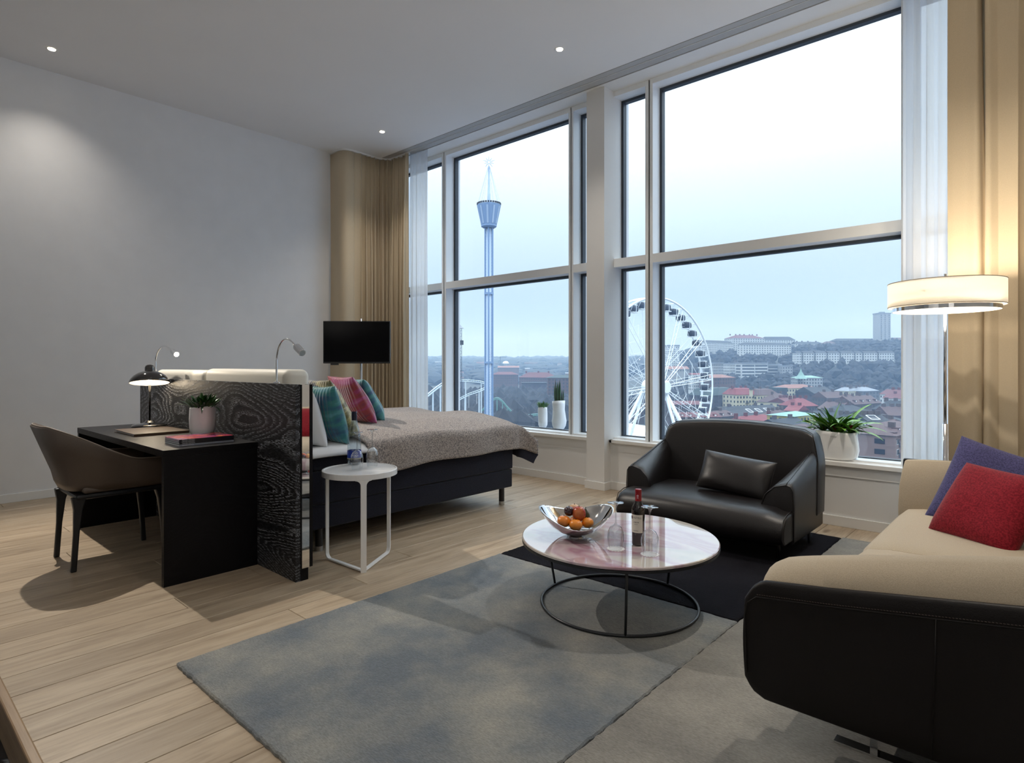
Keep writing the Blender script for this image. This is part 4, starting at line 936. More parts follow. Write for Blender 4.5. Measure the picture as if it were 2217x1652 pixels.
def window_plant():
    p = atz(1822, 990, SZ); p = (p[0], 5.06, SZ)
    t = thing('potted_plant', 'leafy bromeliad plant in a wide oval white pot behind the armchair', 'potted plant', p)
    rx, ry, h = 0.150, 0.085, 0.215
    def sq(a, e_): return math.copysign(abs(a)**e_, a)
    def fn(x, y, z, a):
        r_ = math.hypot(x, y); k = 1+0.03*math.sin(z*25+2*a); return (rx*r_*sq(math.cos(a), .8)*k, ry*r_*sq(math.sin(a), .8)*k, z+(0.004*math.sin(2*a) if z > h*.95 else 0))
    MB().lathe([(0.001, 0), (.62, 0), (.80, 0.008), (.93, 0.03), (1.0, .08), (1.0, .13), (.96, .19), (.965, h), (.90, h), (.90, .16), (.88, .13)], 64, fn=fn).build('pot', M['ceramic'], t, smooth=True, world=False)
    MB().lathe([(0.001, h*.93), (.91, h*.93)], 48, fn=fn).build('soil', M['soil'], t, world=False)
    # little maker mark: an illegible scribble on the pot
    mb = MB().tube([(-0.02+0.04*k/12, -ry*1.02, 0.178+0.004*math.sin(k*1.9)+0.0015*(k % 3)) for k in range(13)], 0.0008, 5); mb.build('scribble_mark', M['ink_black'], t, world=False)
    rnd = random.Random(9)
    for r_i, (ox, oy) in enumerate(((-0.095, 0.0), (-0.035, 0.02), (0.03, -0.015), (0.095, 0.01), (0.0, -0.03))):
        for k in range(15):
            a = rnd.uniform(0, 2*PI); el = rnd.uniform(0.6, 1.45); mb = MB(); L = rnd.uniform(0.14, 0.25)
            leaf_mesh(mb, (ox, oy, h*.93), (math.cos(a)*math.cos(el), math.sin(a)*math.cos(el)*0.7, math.sin(el)), None, L, rnd.uniform(0.015, 0.023), rnd.uniform(0.4, 1.9), 9, 0.22, rnd.uniform(-.5, .5))
            # leaves stay on the room side of the glass
            mb.v = [(x_, min(y_, 0.10), z_) for x_, y_, z_ in mb.v]
            mb.build('leaf', M['leaf_bright'] if k % 3 else M['leaf'], t, smooth=True, world=False)
        for k in range(3):
            mb = MB(); a = k*2.1+r_i; leaf_mesh(mb, (ox, oy, h*.95), (math.cos(a)*.4, math.sin(a)*.4, 1), None, 0.08, 0.016, 0.5, 6, 0.3); mb.build('red_leaf', M['bract'], t, smooth=True, world=False)
    for a, el, L in ((3.3, .45, .27), (3.0, .8, .24), (0.15, .65, .27), (-0.2, .4, .25), (1.2, 1.35, .30), (0.05, .9, .26), (3.2, .15, .22)):
        mb = MB(); sx_ = -0.09 if a > 2 else 0.09
        leaf_mesh(mb, (sx_*.9, 0, h*.93), (math.cos(a)*math.cos(el), math.sin(a)*math.cos(el)*.3, math.sin(el)), None, L, 0.017, 1.2, 11, 0.22, .3)
        mb.v = [(x_, min(y_, 0.10), z_) for x_, y_, z_ in mb.v]; mb.build('leaf', M['leaf_bright'], t, smooth=True, world=False)
window_plant()

# ================================================================== TELEVISION on a floor-to-ceiling pole
def tv():
    d = 6.62; s_ = (772-CX)/FPX; c = (d*(Fx+s_*Rx), d*(Fy+s_*Ry))
    t = thing('television', 'flat black television on a slim grey pole by the corner curtain', 'television', (c[0], c[1], 0), YAW)
    k = d/FPX; zc = 1.2+(HY-741)*k; W, H = 145*k/2, 92*k/2
    MB().box(-W, W, 0.0, 0.035, zc-H, zc+H).build('casing', M['tvcase'], t, bevel=0.004, world=False)
    MB().box(-W+0.010, W-0.010, -0.0015, 0.0, zc-H+0.018, zc+H-0.010).build('screen', M['screen'], t, world=False)
    MB().box(-W+0.22*W, -W+0.45*W, 0.004, 0.03, zc-H-0.018, zc-H).build('sensor_box', M['tvcase'], t, world=False)
    MB().tube([(0.02, 0.12, 0.0), (0.02, 0.12, zc+H+0.035)], 0.012, 14).build('pole', M['brushed'], t, smooth=True, world=False)
    MB().box(-0.03, 0.07, 0.035, 0.125, zc-0.06, zc+0.06).build('bracket', M['blackmetal'], t, world=False)
    MB().lathe([(0.0005, 0.012), (0.05, 0.012), (0.055, 0)], 24, (0.02, 0.12, 0)).build('base_plate', M['brushed'], t, world=False)
tv()
# ================================================================== ARMCHAIR
def armchair():
    t = thing('armchair', 'wide dark brown leather armchair in front of the window', 'armchair', (-1.76, 4.05, 0))
    cx_ = -1.76
    # frame and legs
    MB().box(-2.27, -1.25, 3.78, 4.44, 0.088, 0.128).build('base_frame', M['leather'], t, bevel=0.02, bseg=3)
    for x_, y_ in ((-2.24, 3.84), (-1.265, 3.84), (-2.24, 4.36), (-1.225, 4.30)):
        MB().tube([(x_, y_, 0.12), (x_, y_, 0.0165)], [0.010, 0.007], 12).build('leg', M['blackmetal'], t, smooth=True)
    # seat cushion: crowned, long rounded front edge
    mb = MB(); secs = []
    n = 26
    for i in range(25):
        u = i/24; x_ = lerp(-2.330, -1.185, u); e_ = min(u, 1-u)*24
        k = 1-0.35*math.exp(-e_*1.2) if e_ < 4 else 1
        z0 = 0.130; z1 = 0.312+0.022*math.sin(PI*u)-(0.012 if e_ < 1 else 0); y0 = 3.665-0.03*math.sin(PI*u)+(0.012 if e_ < 1 else 0); y1 = 4.30
        r_ = 0.075
        sec = [(x_, y0+0.03, z0), (x_, y0+.005, z0+0.03), (x_, y0, z0+0.08), (x_, y0+0.012, z1-0.055), (x_, y0+0.045, z1-0.018), (x_, y0+0.11, z1), (x_, y0+0.28, z1+0.016), (x_, y1-0.2, z1+0.008), (x_, y1, z1-0.0), (x_, y1, z0)]
        secs.append(sec)
    MB().loft(secs).build('seat_cushion', M['leather'], t, smooth=True, bevel=0.012, bseg=3)
    for xx in (-2.322, -1.193):
        MB().tube([(xx, 3.70, 0.135), (xx, 3.672, 0.17), (xx, 3.675, 0.24), (xx, 3.70, 0.288), (xx, 3.77, 0.309), (xx, 3.9, 0.32)], 0.003, 6).build('seat_piping', M['leather'], t, smooth=True)
    # outer side walls + arms
    def arm(sg):
        X = lambda v: cx_+sg*v
        secs = []
        N_ = 22
        for i in range(N_+1):
            u = i/N_; y_ = lerp(3.845, 4.46, u)
            zt = lerp(0.475, 0.615, min(1, (u/0.80))**1.15); 
            if i == 0: zt -= 0.01
            wo = 0.580                                # outer face
            wt = lerp(0.185, 0.10, min(1, u*1.2))            # arm thickness
            sec = [(X(wo-0.02), y_, 0.10), (X(wo), y_, 0.125), (X(wo+.002), y_, 0.33), (X(wo-.004), y_, zt-0.035), (X(wo-0.02), y_, zt-0.008), (X(wo-0.045), y_, zt),
                   (X(wo-wt*0.62), y_, zt-0.018), (X(wo-wt*0.92), y_, zt-0.07), (X(wo-wt*1.03), y_, zt-0.13), (X(wo-wt*.98), y_, 0.25), (X(wo-wt*0.9), y_, 0.12)]
            secs.append(sec)
        o = MB().loft(secs).build('arm', M['leather'], t, smooth=True, bevel=0.008, bseg=2)
        pp = [Vector(secs[0][k]) for k in range(1, 10)]
        MB().tube([p+Vector((0, -.001, 0)) for p in pp], 0.0028, 6).build('arm_piping', M['leather'], o, smooth=True)
        MB().tube([Vector(s_[5]) for s_ in secs], 0.0028, 6).build('arm_piping', M['leather'], o, smooth=True)
    arm(-1); arm(1)
    # back: curved padded slab, leaning, narrower at the top
    def back(u, v, side):
        z = lerp(0.20, 0.765, v); hw = 0.572-0.055*max(0, (v-0.55)/0.45)**1.6
        a = 2*u-1; x_ = cx_+0.015+a*hw; bow = 0.045*(1-a*a)
        y_in = 4.30+0.075*v+bow*0.8-0.02*math.sin(PI*v); y_out = 4.47+0.055*v+bow*0.3
        top = 0.018*(1-a*a)-0.012*max(0, abs(a)-0.9)*10
        if v > 0.95: z += top*1
        return (x_, y_in if side else y_out, z+(top*v*0.8))
    secs = []
    nv = 24
    for j in range(nv+1):
        v = j/nv; row = []
        nu = 28
        for i in range(nu+1): row.append(Vector(back(i/nu, v, True)))
        for i in range(nu, -1, -1): row.append(Vector(back(i/nu, v, False)))
        # round the vertical edges and the top
        if v > 0.93:
            k = (v-0.93)/0.07; sh = 1-math.sqrt(max(0, 1-k*k))
            for q in row:
                m_ = (4.30+4.47)/2+0.065*v+0.03; q.y = lerp(q.y, m_, sh*0.85); q.z -= 0.004*sh
        secs.append([tuple(q) for q in row])
    MB().loft(secs).build('backrest', M['leather'], t, smooth=True, bevel=0.01, bseg=2)
    pts = [Vector(back(0.0, k/14, True)) for k in range(9, 14)]+[Vector(back(i/20, 0.975, True))+Vector((0, 0.02, 0)) for i in range(21)]+[Vector(back(1.0, k/14, True)) for k in range(13, 8, -1)]
    MB().tube(pts, 0.0028, 6).build('back_piping', M['leather'], t, smooth=True)
armchair()
def frame_pts(u, v, d): s_ = (u-CX)/FPX; return Vector((d*(Fx+s_*Rx), d*(Fy+s_*Ry), CAMH+(HY-v)*d/FPX))
bl = frame_pts(1507, 1052, 4.14); br = frame_pts(1662, 1088, 3.84); tl = frame_pts(1516, 976, 4.22)
cushion('lumbar_cushion', 'small dark leather cushion standing on the armchair seat', M['leather'], tuple(bl), tuple(br-bl), tuple(tl-bl+Vector((0, .02, .01))), 0.13, seam=M['leather'], pinch=0.03)

# ================================================================== SOFA
def sofa():
    t = thing('sofa', 'beige felt sofa with dark leather outer shell', 'sofa', (-0.2, 3.0, 0))
    # seat cushions (two)
    for (y0, y1) in ((2.08, 2.96), (2.963, 3.92)):
        secs = []
        for i in range(21):
            u = i/20; y_ = lerp(y0, y1, u); e_ = min(u, 1-u); dz = 0.014*(1-math.exp(-e_*26)); 
            x0 = -0.650+0.01*math.exp(-e_*30)
            secs.append([(x0+0.03, y_, 0.22), (x0+0.004, y_, 0.26), (x0, y_, 0.33), (x0+0.015, y_, 0.385), (x0+0.05, y_, 0.407+dz), (x0+0.12, y_, 0.418+dz), (x0+0.3, y_, 0.422+dz), (-0.02, y_, 0.425+dz), (-0.02, y_, 0.22)])
        MB().loft(secs).build('seat_cushion', M['felt'], t, smooth=True, bevel=0.006)
    MB().box(-0.60, 0.22, 2.06, 3.96, 0.16, 0.219).build('base_frame', M['leather2'], t, bevel=0.015)
    # near arm: felt pad that flops outward, leather outer panel
    def crest(x_): return interp(x_, [(-0.72, 0.545), (-0.66, 0.572), (-0.4, 0.632), (-0.1, 0.692), (0.2, 0.74), (0.5, 0.77)])
    def lthr(x_): return interp(x_, [(-0.75, 0.487), (-0.71, 0.51), (-0.5, 0.535), (-0.06, 0.598), (0.3, 0.65), (0.5, 0.67)])
    secs = []
    for i in range(33):
        u = i/32; x_ = lerp(-0.695, 0.42, u); c = crest(x_); l_ = lthr(x_); e_ = 1-0.25*math.exp(-u*32*0.9)
        l0 = min(l_, c-0.05)
        secs.append([(x_, 1.975, 0.30), (x_, 1.955, l0-0.03), (x_, 1.952, l0+0.005), (x_, 1.975, lerp(l0, c, 0.55)*e_+(1-e_)*l0), (x_, 2.015, lerp(l0, c, .93)*e_+(1-e_)*l0), (x_, 2.06, c*e_+(1-e_)*l0), (x_, 2.11, lerp(l0, c, .90)*e_+(1-e_)*l0), (x_, 2.155, lerp(0.42, c, 0.55)), (x_, 2.165, 0.43), (x_, 2.15, 0.30)])
    MB().loft(secs).build('near_arm_pad', M['felt'], t, smooth=True, bevel=0.008, bseg=3)
    secs = []
    def panel(u, v):
        x_ = lerp(-0.745, 0.42, u); zt = lthr(x_); 
        zb = interp(x_, [(-0.745, 0.205), (-0.72, 0.165), (-0.68, 0.148), (0.42, 0.148)])
        if u < 0.06: zt -= 0.045*(1-u/0.06)**2
        return x_, lerp(zb, zt, v)
    for i in range(41):
        u = (i/40)**1.4; col = []
        for j in range(13):
            v = j/12; x_, z = panel(u, v); bul = 0.02*math.sin(PI*v)**.5*(1-math.exp(-u*18)); col.append((x_+0.006*math.sin(PI*v)*-1*(u < 0.02), 1.935-bul*0.6, z))
        x_, zt = panel(u, 1); x_, zb = panel(u, 0)
        col += [(x_, 1.945, zt+0.008), (x_, 1.975, zt+0.002), (x_, 1.985, zt-0.03), (x_, 1.985, zb)]
        secs.append(col)
    MB().loft(secs).build('near_arm_panel', M['leather2'], t, smooth=True, bevel=0.006, bseg=2)
    # seam + stitches
    sm = [Vector((lerp(-0.72, 0.42, k/60), 1.9195, lthr(lerp(-0.72, 0.42, k/60))-0.040)) for k in range(61)]
    sm = [Vector((-0.735, 1.93, 0.22)), Vector((-0.738, 1.925, 0.40))]+[Vector((-0.730, 1.922, 0.445))]+sm[1:]
    MB().tube(sm, 0.0022, 6).build('seam', M['leather2'], t, smooth=True)
    mb = MB()
    for k in range(150):
        x_ = lerp(-0.70, 0.40, k/150); z = lthr(x_)-0.033; mb.box(x_, x_+0.0045, 1.9195, 1.9225, z, z+0.0012)
    mb.build('stitching', M['stitch'], t, kind='stuff')
    MB().tube([(-0.235, 1.9175, lthr(-.235)-.04), (-0.238, 1.917, 0.40), (-0.245, 1.9185, 0.16)], 0.0015, 6).build('seam', M['leather2'], t, smooth=True)
    # far arm, raised and flared
    secs = []
    for i in range(25):
        u = i/24; x_ = lerp(-0.655, 0.30, u); c = 0.675+0.02*u; fl = -0.012*math.exp(-u*10)
        secs.append([(x_-0.02*0, 3.925, 0.30), (x_, 3.915, 0.42), (x_+0.0, 3.935, 0.53), (x_+0.01, 3.965, 0.62+fl), (x_+0.018, 4.01, c+fl), (x_+0.018, 4.06, c-0.002+fl), (x_+0.01, 4.095, 0.60), (x_, 4.09, 0.45), (x_, 4.08, 0.30)])
    MB().loft(secs).build('far_arm_pad', M['felt'], t, smooth=True, bevel=0.008, bseg=3)
    MB().loft([[(x_, 4.097, 0.15), (x_, 4.105, 0.45), (x_+0.01, 4.112, 0.655), (x_+0.01, 4.135, 0.66), (x_, 4.13, 0.45), (x_, 4.12, 0.15)] for x_ in (-0.672, -0.64, -0.3, 0.32)]).build('far_arm_panel', M['leather2'], t, smooth=False, bevel=0.006)
    # backrest
    secs = []
    for i in range(25):
        y_ = lerp(2.17, 3.91, i/24)
        secs.append([(-0.06, y_, 0.30), (-0.075, y_, 0.44), (-0.045, y_, 0.56), (-0.005, y_, 0.66), (0.045, y_, 0.715), (0.11, y_, 0.725), (0.16, y_, 0.69), (0.18, y_, 0.5), (0.18, y_, 0.3)])
    MB().loft(secs).build('backrest', M['felt'], t, smooth=True, bevel=0.008)
    MB().box(0.182, 0.235, 2.0, 4.11, 0.15, 0.66).build('back_panel', M['leather2'], t, bevel=0.015)
    for y_ in (2.10, 3.85):
        l1 = MB().box(-0.52, 0.12, y_-0.02, y_+0.02, 0.017, 0.023).build('leg', M['chrome'], t)
        MB().box(-0.42, -0.40, y_-0.02, y_+0.02, 0.0235, 0.16).build('upright', M['chrome'], l1)
        MB().box(0.04, 0.06, y_-0.02, y_+0.02, 0.0235, 0.16).build('upright', M['chrome'], l1)
sofa()
M['indigo'] = fabric_mat('indigo_wool', (0.085, 0.08, 0.20), col2=(0.045, 0.045, 0.115), scale=160); M['redwool'] = fabric_mat('red_wool', (0.28, 0.014, 0.026), col2=(0.16, 0.006, 0.014), scale=150)
SC = 'wool cushions on the sofa'
bl = frame_pts(1999, 1120, 3.09); br = frame_pts(2190, 1200, 2.86); tl = frame_pts(2084, 944, 3.20)
cushion('cushion', 'indigo wool cushion leaning at the back corner of the sofa', M['indigo'], tuple(bl), tuple(br-bl), tuple(tl-bl), 0.15, group=SC, pinch=0.04)
bl = frame_pts(2008, 1148, 2.84); br = frame_pts(2192, 1212, 2.47); tl = frame_pts(2082, 999, 2.90)
cushion('cushion', 'red wool cushion leaning in front of the indigo one on the sofa', M['redwool'], tuple(bl), tuple(br-bl), tuple(tl-bl), 0.15, group=SC, pinch=0.04)

# ================================================================== FLOOR LAMP
def floor_lamp():
    d = 3.42; s_ = (2046-CX)/FPX; x_, y_ = d*(Fx+s_*Rx), d*(Fy+s_*Ry)
    t = thing('floor_lamp', 'chrome floor lamp with a wide cream drum shade behind the sofa', 'floor lamp', (x_, y_, 0))
    zc = 1.60; R = 0.276
    MB().lathe([(0.0005, 0), (0.13, 0), (0.13, 0.012), (0.02, 0.016), (0.0005, 0.016)], 40).build('base', M['chrome'], t, smooth=False, world=False)
    MB().tube([(0, 0, 0.016), (0, 0, 0.865)], 0.013, 18).build('lower_pole', M['chrome'], t, smooth=True, world=False)
    MB().tube([(0, 0, 0.865), (0, 0, 1.715)], 0.008, 16).build('pole', M['chrome'], t, smooth=True, world=False)
    sh = MB().lathe([(R, zc-0.068), (R, zc+0.068)], 72).build('shade', M['shade'], t, smooth=True, world=False, solid=0.002)
    MB().lathe([(R+0.001, zc-0.070), (R+0.001, zc-0.066)], 72).build('hem', M['felt'], sh, smooth=True, world=False, solid=0.002)
    MB().lathe([(R+0.001, zc+0.066), (R+0.001, zc+0.070)], 72).build('hem', M['felt'], sh, smooth=True, world=False, solid=0.002)
    MB().lathe([(R-0.020, zc-0.066), (R-0.020, zc-0.094), (R-0.023, zc-0.094), (R-0.023, zc-0.066)], 72).build('steel_ring', M['chrome'], t, smooth=False, world=False)
    MB().lathe([(0.0085, zc-0.0935), (R-0.024, zc-0.0935), (R-0.024, zc-0.0905), (0.0085, zc-0.0905)], 72).build('diffuser', M['diffuser'], t, world=False)
    for k in range(3):
        a = k*2*PI/3+.3; MB().tube([(0, 0, zc), (R*math.cos(a), R*math.sin(a), zc)], 0.003, 6).build('spider_arm', M['chrome'], t, world=False)
    for k in range(3):
        a = k*2*PI/3+1.2; light('POINT', 'floor_lamp_light', (x_+0.11*math.cos(a), y_+0.11*math.sin(a), zc-0.01), 8.5, (1.0, 0.86, 0.68), 0.035)
floor_lamp()

# ================================================================== COFFEE TABLE
TX, TY, TH = -1.617, 2.579, 0.352
def coffee_table():
    t = thing('coffee_table', 'round coffee table with glossy pale petal-print top on a black wire ring', 'coffee table', (TX, TY, 0))
    R = 0.478; RR = 0.382
    m, nt, b = new_mat('petal_print_glass')
    tcn = N(nt, 'ShaderNodeTexCoord'); mpn = N(nt, 'ShaderNodeMapping'); mpn.inputs['Scale'].default_value = (2.1, 4.6, 1); mpn.inputs['Rotation'].default_value = (0, 0, math.radians(35)); nt.links.new(tcn.outputs['Object'], mpn.inputs[0])
    n1 = N(nt, 'ShaderNodeTexNoise', Scale=1.0, Detail=1.0, Distortion=1.1); nt.links.new(mpn.outputs[0], n1.inputs['Vector'])
    ln = N(nt, 'ShaderNodeVectorMath', operation='DISTANCE'); nt.links.new(tcn.outputs['Object'], ln.inputs[0]); ln.inputs[1].default_value = (0.02, -0.02, 0.35)
    fr = N(nt, 'ShaderNodeMapRange'); fr.inputs['From Min'].default_value = 0.18; fr.inputs['From Max'].default_value = 0.42; fr.inputs['To Min'].default_value = 0.16; fr.inputs['To Max'].default_value = 0.0; nt.links.new(ln.outputs['Value'], fr.inputs['Value'])
    ad = N(nt, 'ShaderNodeMath', operation='ADD'); nt.links.new(n1.outputs[0], ad.inputs[0]); nt.links.new(fr.outputs[0], ad.inputs[1])
    r = ramp(nt, ad.outputs[0], [(0.44, (0.62, 0.59, 0.54)), (0.55, (0.64, 0.56, 0.56)), (0.63, (0.50, 0.36, 0.42)), (0.68, (0.58, 0.47, 0.50)), (0.76, (0.42, 0.22, 0.29)), (0.84, (0.52, 0.42, 0.40))])
    nt.links.new(r.outputs[0], b.inputs['Base Color']); b.inputs['Roughness'].default_value = 0.03; b.inputs['Coat Weight'].default_value = 1.0; b.inputs['Coat Roughness'].default_value = 0.015; b.inputs['IOR'].default_value = 1.7
    MB().lathe([(0.0005, TH), (R-0.004, TH), (R, TH-0.003), (R, TH-0.012), (R-0.003, TH-0.014), (0.0005, TH-0.014)], 128).build('table_top', m, t, smooth=False, world=False)
    MB().lathe([(R-0.008, TH-0.0142), (R+0.001, TH-0.015), (R+0.001, TH-0.026), (R-0.008, TH-0.026)], 96).build('rim_band', M['blackmetal'], t, smooth=False, world=False)
    MB().tube([(RR*math.cos(2*PI*k/96), RR*math.sin(2*PI*k/96), 0.0235) for k in range(96)], 0.007, 10, closed=True).build('base_ring', M['blackmetal'], t, smooth=True, world=False)
    for k in range(3):
        tgt = atz((1197, 1356, 1463)[k], (1266, 1390, 1262)[k], 0.017); a = math.atan2(tgt[1]-TY, tgt[0]-TX)
        MB().tube([(RR*math.cos(a), RR*math.sin(a), 0.0235), ((R-0.03)*math.cos(a), (R-0.03)*math.sin(a), TH-0.02)], 0.0062, 10).build('leg', M['blackmetal'], t, smooth=True, world=False)
coffee_table()
TZ = TH+0.0005
def bowl():
    p = atz(1247, 1158, TZ)
    t = thing('fruit_bowl', 'polished steel bowl with a wavy four-peaked rim on the coffee table', 'bowl', p, YAW+0.05)
    def fn(u, v):
        a = u*2*PI; r_ = 0.035+0.135*v**0.75*(1+0.12*v*math.cos(2*a)*1.0)
        c4 = math.cos(2*a); hgt = 0.012+0.095*v**1.7
        # sides rise high left and right (along x) and dip front; back rises
        rim = v**2*(0.030*c4+0.016*math.sin(a)+0.0*c4)
        return (r_*math.cos(a)*1.0, r_*math.sin(a)*1.0, hgt+rim)
    MB().grid(fn, 96, 26, closeu=True).add([], []).build('basin', M['steel'], t, smooth=True, world=False, solid=0.0022)
    MB().lathe([(0.0005, 0.013), (0.036, 0.0125), (0.034, 0.004), (0.028, 0.0), (0.0005, 0.0)], 40).build('foot', M['steel'], t, smooth=False, world=False)
    def fruit(name, label, cat, off, r_, col, rough=0.25, sq=(1, 1, 1), rot=0, parts=None, dimple=0.12, col2=None):
        r_ *= 1.12; c = Matrix.Rotation(YAW, 3, 'Z') @ Vector(off); f = thing(name, label, cat, (p[0]+c.x, p[1]+c.y, p[2]+off[2]), rot, 'fruit in the steel bowl')
        m, nt, b = new_mat(name+'_skin'); tcn = N(nt, 'ShaderNodeTexCoord'); n1 = N(nt, 'ShaderNodeTexNoise', Scale=18.0, Detail=3.0); nt.links.new(tcn.outputs['Object'], n1.inputs['Vector'])
        rr_ = ramp(nt, n1.outputs[0], [(0.40, col), (0.62, col2 or tuple(x_*1.15 for x_ in col))]); nt.links.new(rr_.outputs[0], b.inputs['Base Color']); b.inputs['Roughness'].default_value = rough; b.inputs['Coat Weight'].default_value = 0.3
        def g(u, v):
            a = u*2*PI; ph = (v-.5)*PI*.995; k = 1-dimple*math.exp(-((PI/2-ph)/0.35)**2)-0.05*math.exp(-((PI/2+ph)/0.4)**2)-0.035*math.exp(-(((a-4.4+PI) % (2*PI)-PI)/0.18)**2)*math.cos(ph)*(dimple > .1)
            return (r_*math.cos(ph)*math.cos(a)*sq[0], r_*math.cos(ph)*math.sin(a)*sq[1], r_*math.sin(ph)*k*sq[2])
        MB().grid(g, 36, 22, closeu=True).build('skin', m, f, smooth=True, world=False)
        MB().tube([(0, 0, r_*sq[2]*(1-dimple)-0.002), (0.001, 0, r_*sq[2]*(1-dimple)+0.006)], 0.0016, 6).build('stem', M['soil'], f, world=False)
    fruit('plum', 'dark purple plum on top of the fruit, beside the nectarine', 'fruit', (-0.035, 0.0, 0.118), 0.022, (0.025, 0.004, 0.010), 0.2)
    fruit('nectarine', 'big red nectarine at the middle of the steel bowl', 'fruit', (0.014, -0.010, 0.108), 0.031, (0.35, 0.018, 0.012), 0.25, (0.98, .95, 1.12), 0, None, .14, (0.55, 0.16, 0.04))
    fruit('peach', 'pale yellow-pink fruit lying behind the red nectarine', 'fruit', (-0.004, 0.042, 0.118), 0.024, (0.62, 0.42, 0.16), 0.4, (1.1, 1, 1), 0, None, .14, (0.60, 0.28, 0.24))
    fruit('clementine', 'orange clementine under the dark plum at the bowl side', 'fruit', (-0.062, -0.018, 0.072), 0.029, (0.75, 0.22, 0.015), 0.35, (1.1, 1, .9), dimple=.06)
    fruit('clementine', 'orange clementine in front of the red nectarine', 'fruit', (-0.006, -0.050, 0.062), 0.028, (0.75, 0.24, 0.015), 0.35, (1.1, 1, .9), dimple=.06)
    fruit('clementine', 'orange clementine beyond the nectarine, by the bowl wall opposite the plum', 'fruit', (0.055, -0.030, 0.068), 0.026, (0.78, 0.26, 0.02), 0.35, (1, 1, .9), dimple=.06)
    fruit('fig', 'dark green fig beside the nectarine with its stem pointing up', 'fruit', (0.050, 0.020, 0.085), 0.022, (0.025, 0.03, 0.008), 0.4, (0.9, .9, 1.35), dimple=-.3)
    fruit('clementine', 'clementine lying deep under the peach', 'fruit', (0.0, 0.030, 0.060), 0.026, (0.72, 0.22, 0.015), 0.35, (1, 1, .9), dimple=.06)
bowl()
def coaster(p, label, r=0.040):
    pts0 = [((r+0.0025*math.cos(18*a))*math.cos(a), (r+0.0025*math.cos(18*a))*math.sin(a)) for a in [2*PI*k/216 for k in range(216)]]
    t = thing('paper_coaster', label, 'coaster', p, 0, 'scalloped paper coasters')
    MB().loft([[(x_, y_, 0) for x_, y_ in pts0], [(x_, y_, 0.0009) for x_, y_ in pts0]]).build('paper', M['linen'], t, world=False)
    MB().tube([(r*.72*math.cos(2*PI*k/48), r*.72*math.sin(2*PI*k/48), 0.0009) for k in range(48)], 0.0006, 5, closed=True).build('embossed_ring', M['linen'], t, world=False)
g1 = atz(1333, 1188, TZ); g2 = atz(1407, 1200, TZ)
coaster(g1, 'white scalloped paper coaster under the wine glass nearer the fruit bowl'); coaster(g2, 'white scalloped paper coaster under the wine glass in front of the bottle')
TG = 'upturned wine glasses on the coffee table'
wineglass((g1[0], g1[1], TZ+0.001), 0.212, 0.0385, 'upturned wine glass between the fruit bowl and wine bottle', 0.037, TG)
wineglass((g2[0], g2[1], TZ+0.001), 0.212, 0.0395, 'upturned wine glass in front of the wine bottle', 0.038, TG)
def wine():
    p = atz(1382, 1179, TZ); r = 0.0305; H = 0.262
    t = thing('wine_bottle', 'half bottle of red wine with red capsule on the coffee table', 'bottle', p)
    dk_ = mat('dark_bottle_glass', (0.006, 0.003, 0.004), 0.06, coat=.6)
    MB().lathe([(0.0005, 0.003), (r*.85, 0.0), (r, 0.006), (r, 0.160), (r*.93, 0.178), (r*.62, 0.197), (0.0145, 0.208), (0.0138, 0.215)], 48).build('glass_body', dk_, t, smooth=True, world=False)
    MB().lathe([(0.0150, 0.206), (0.0142, 0.245), (0.0148, 0.246), (0.0148, H-.001), (0.0135, H), (0.0005, H)], 36).build('capsule', mat('red_capsule', (0.25, 0.004, 0.012), 0.3), t, smooth=False, world=False)
    a0 = camdir(p)
    lab = MB().grid(lambda u, v: (r*1.012*math.cos(a0-1.75+2.45*u), r*1.012*math.sin(a0-1.75+2.45*u), lerp(0.062, 0.146, v)), 30, 3).build('label', mat('cream_label', (0.72, 0.69, 0.60), 0.6), t, smooth=True, world=False)
    for txt, z, s_, da in (('CASTELL', 0.128, 0.0125, 0.0), ('LABOR', 0.108, 0.0095, -0.25), ('reserva', 0.100, 0.006, -0.25), ('BODEGA', 0.070, 0.006, -0.3)):
        text_on_cyl(txt, (0, 0), r*1.02, z, s_, M['ink_black'], a0-0.30+da*.3, t)
    text_on_cyl('M', (0, 0), 0.0156, 0.219, 0.010, M['ink_white'], a0-.2, t); 
    MB().tube([(0.0156*math.cos(a0-.2+0.0035*math.cos(q)/0.0156), 0.0156*math.sin(a0-.2+0.0035*math.cos(q)/0.0156), 0.2325+0.0035*math.sin(q)) for q in [2*PI*k/12 for k in range(12)]], 0.0008, 5, closed=True).build('emblem', M['ink_white'], t, world=False)
    MB().tube([(r*1.02*math.cos(a0-1.15+0.005*math.cos(q)/r), r*1.02*math.sin(a0-1.15+0.005*math.cos(q)/r), 0.132+0.006*math.sin(q)) for q in [2*PI*k/12 for k in range(12)]], 0.0018, 5, closed=True).build('seal', mat('plum_seal', (0.12, .02, .06), .5), t, world=False)
wine()
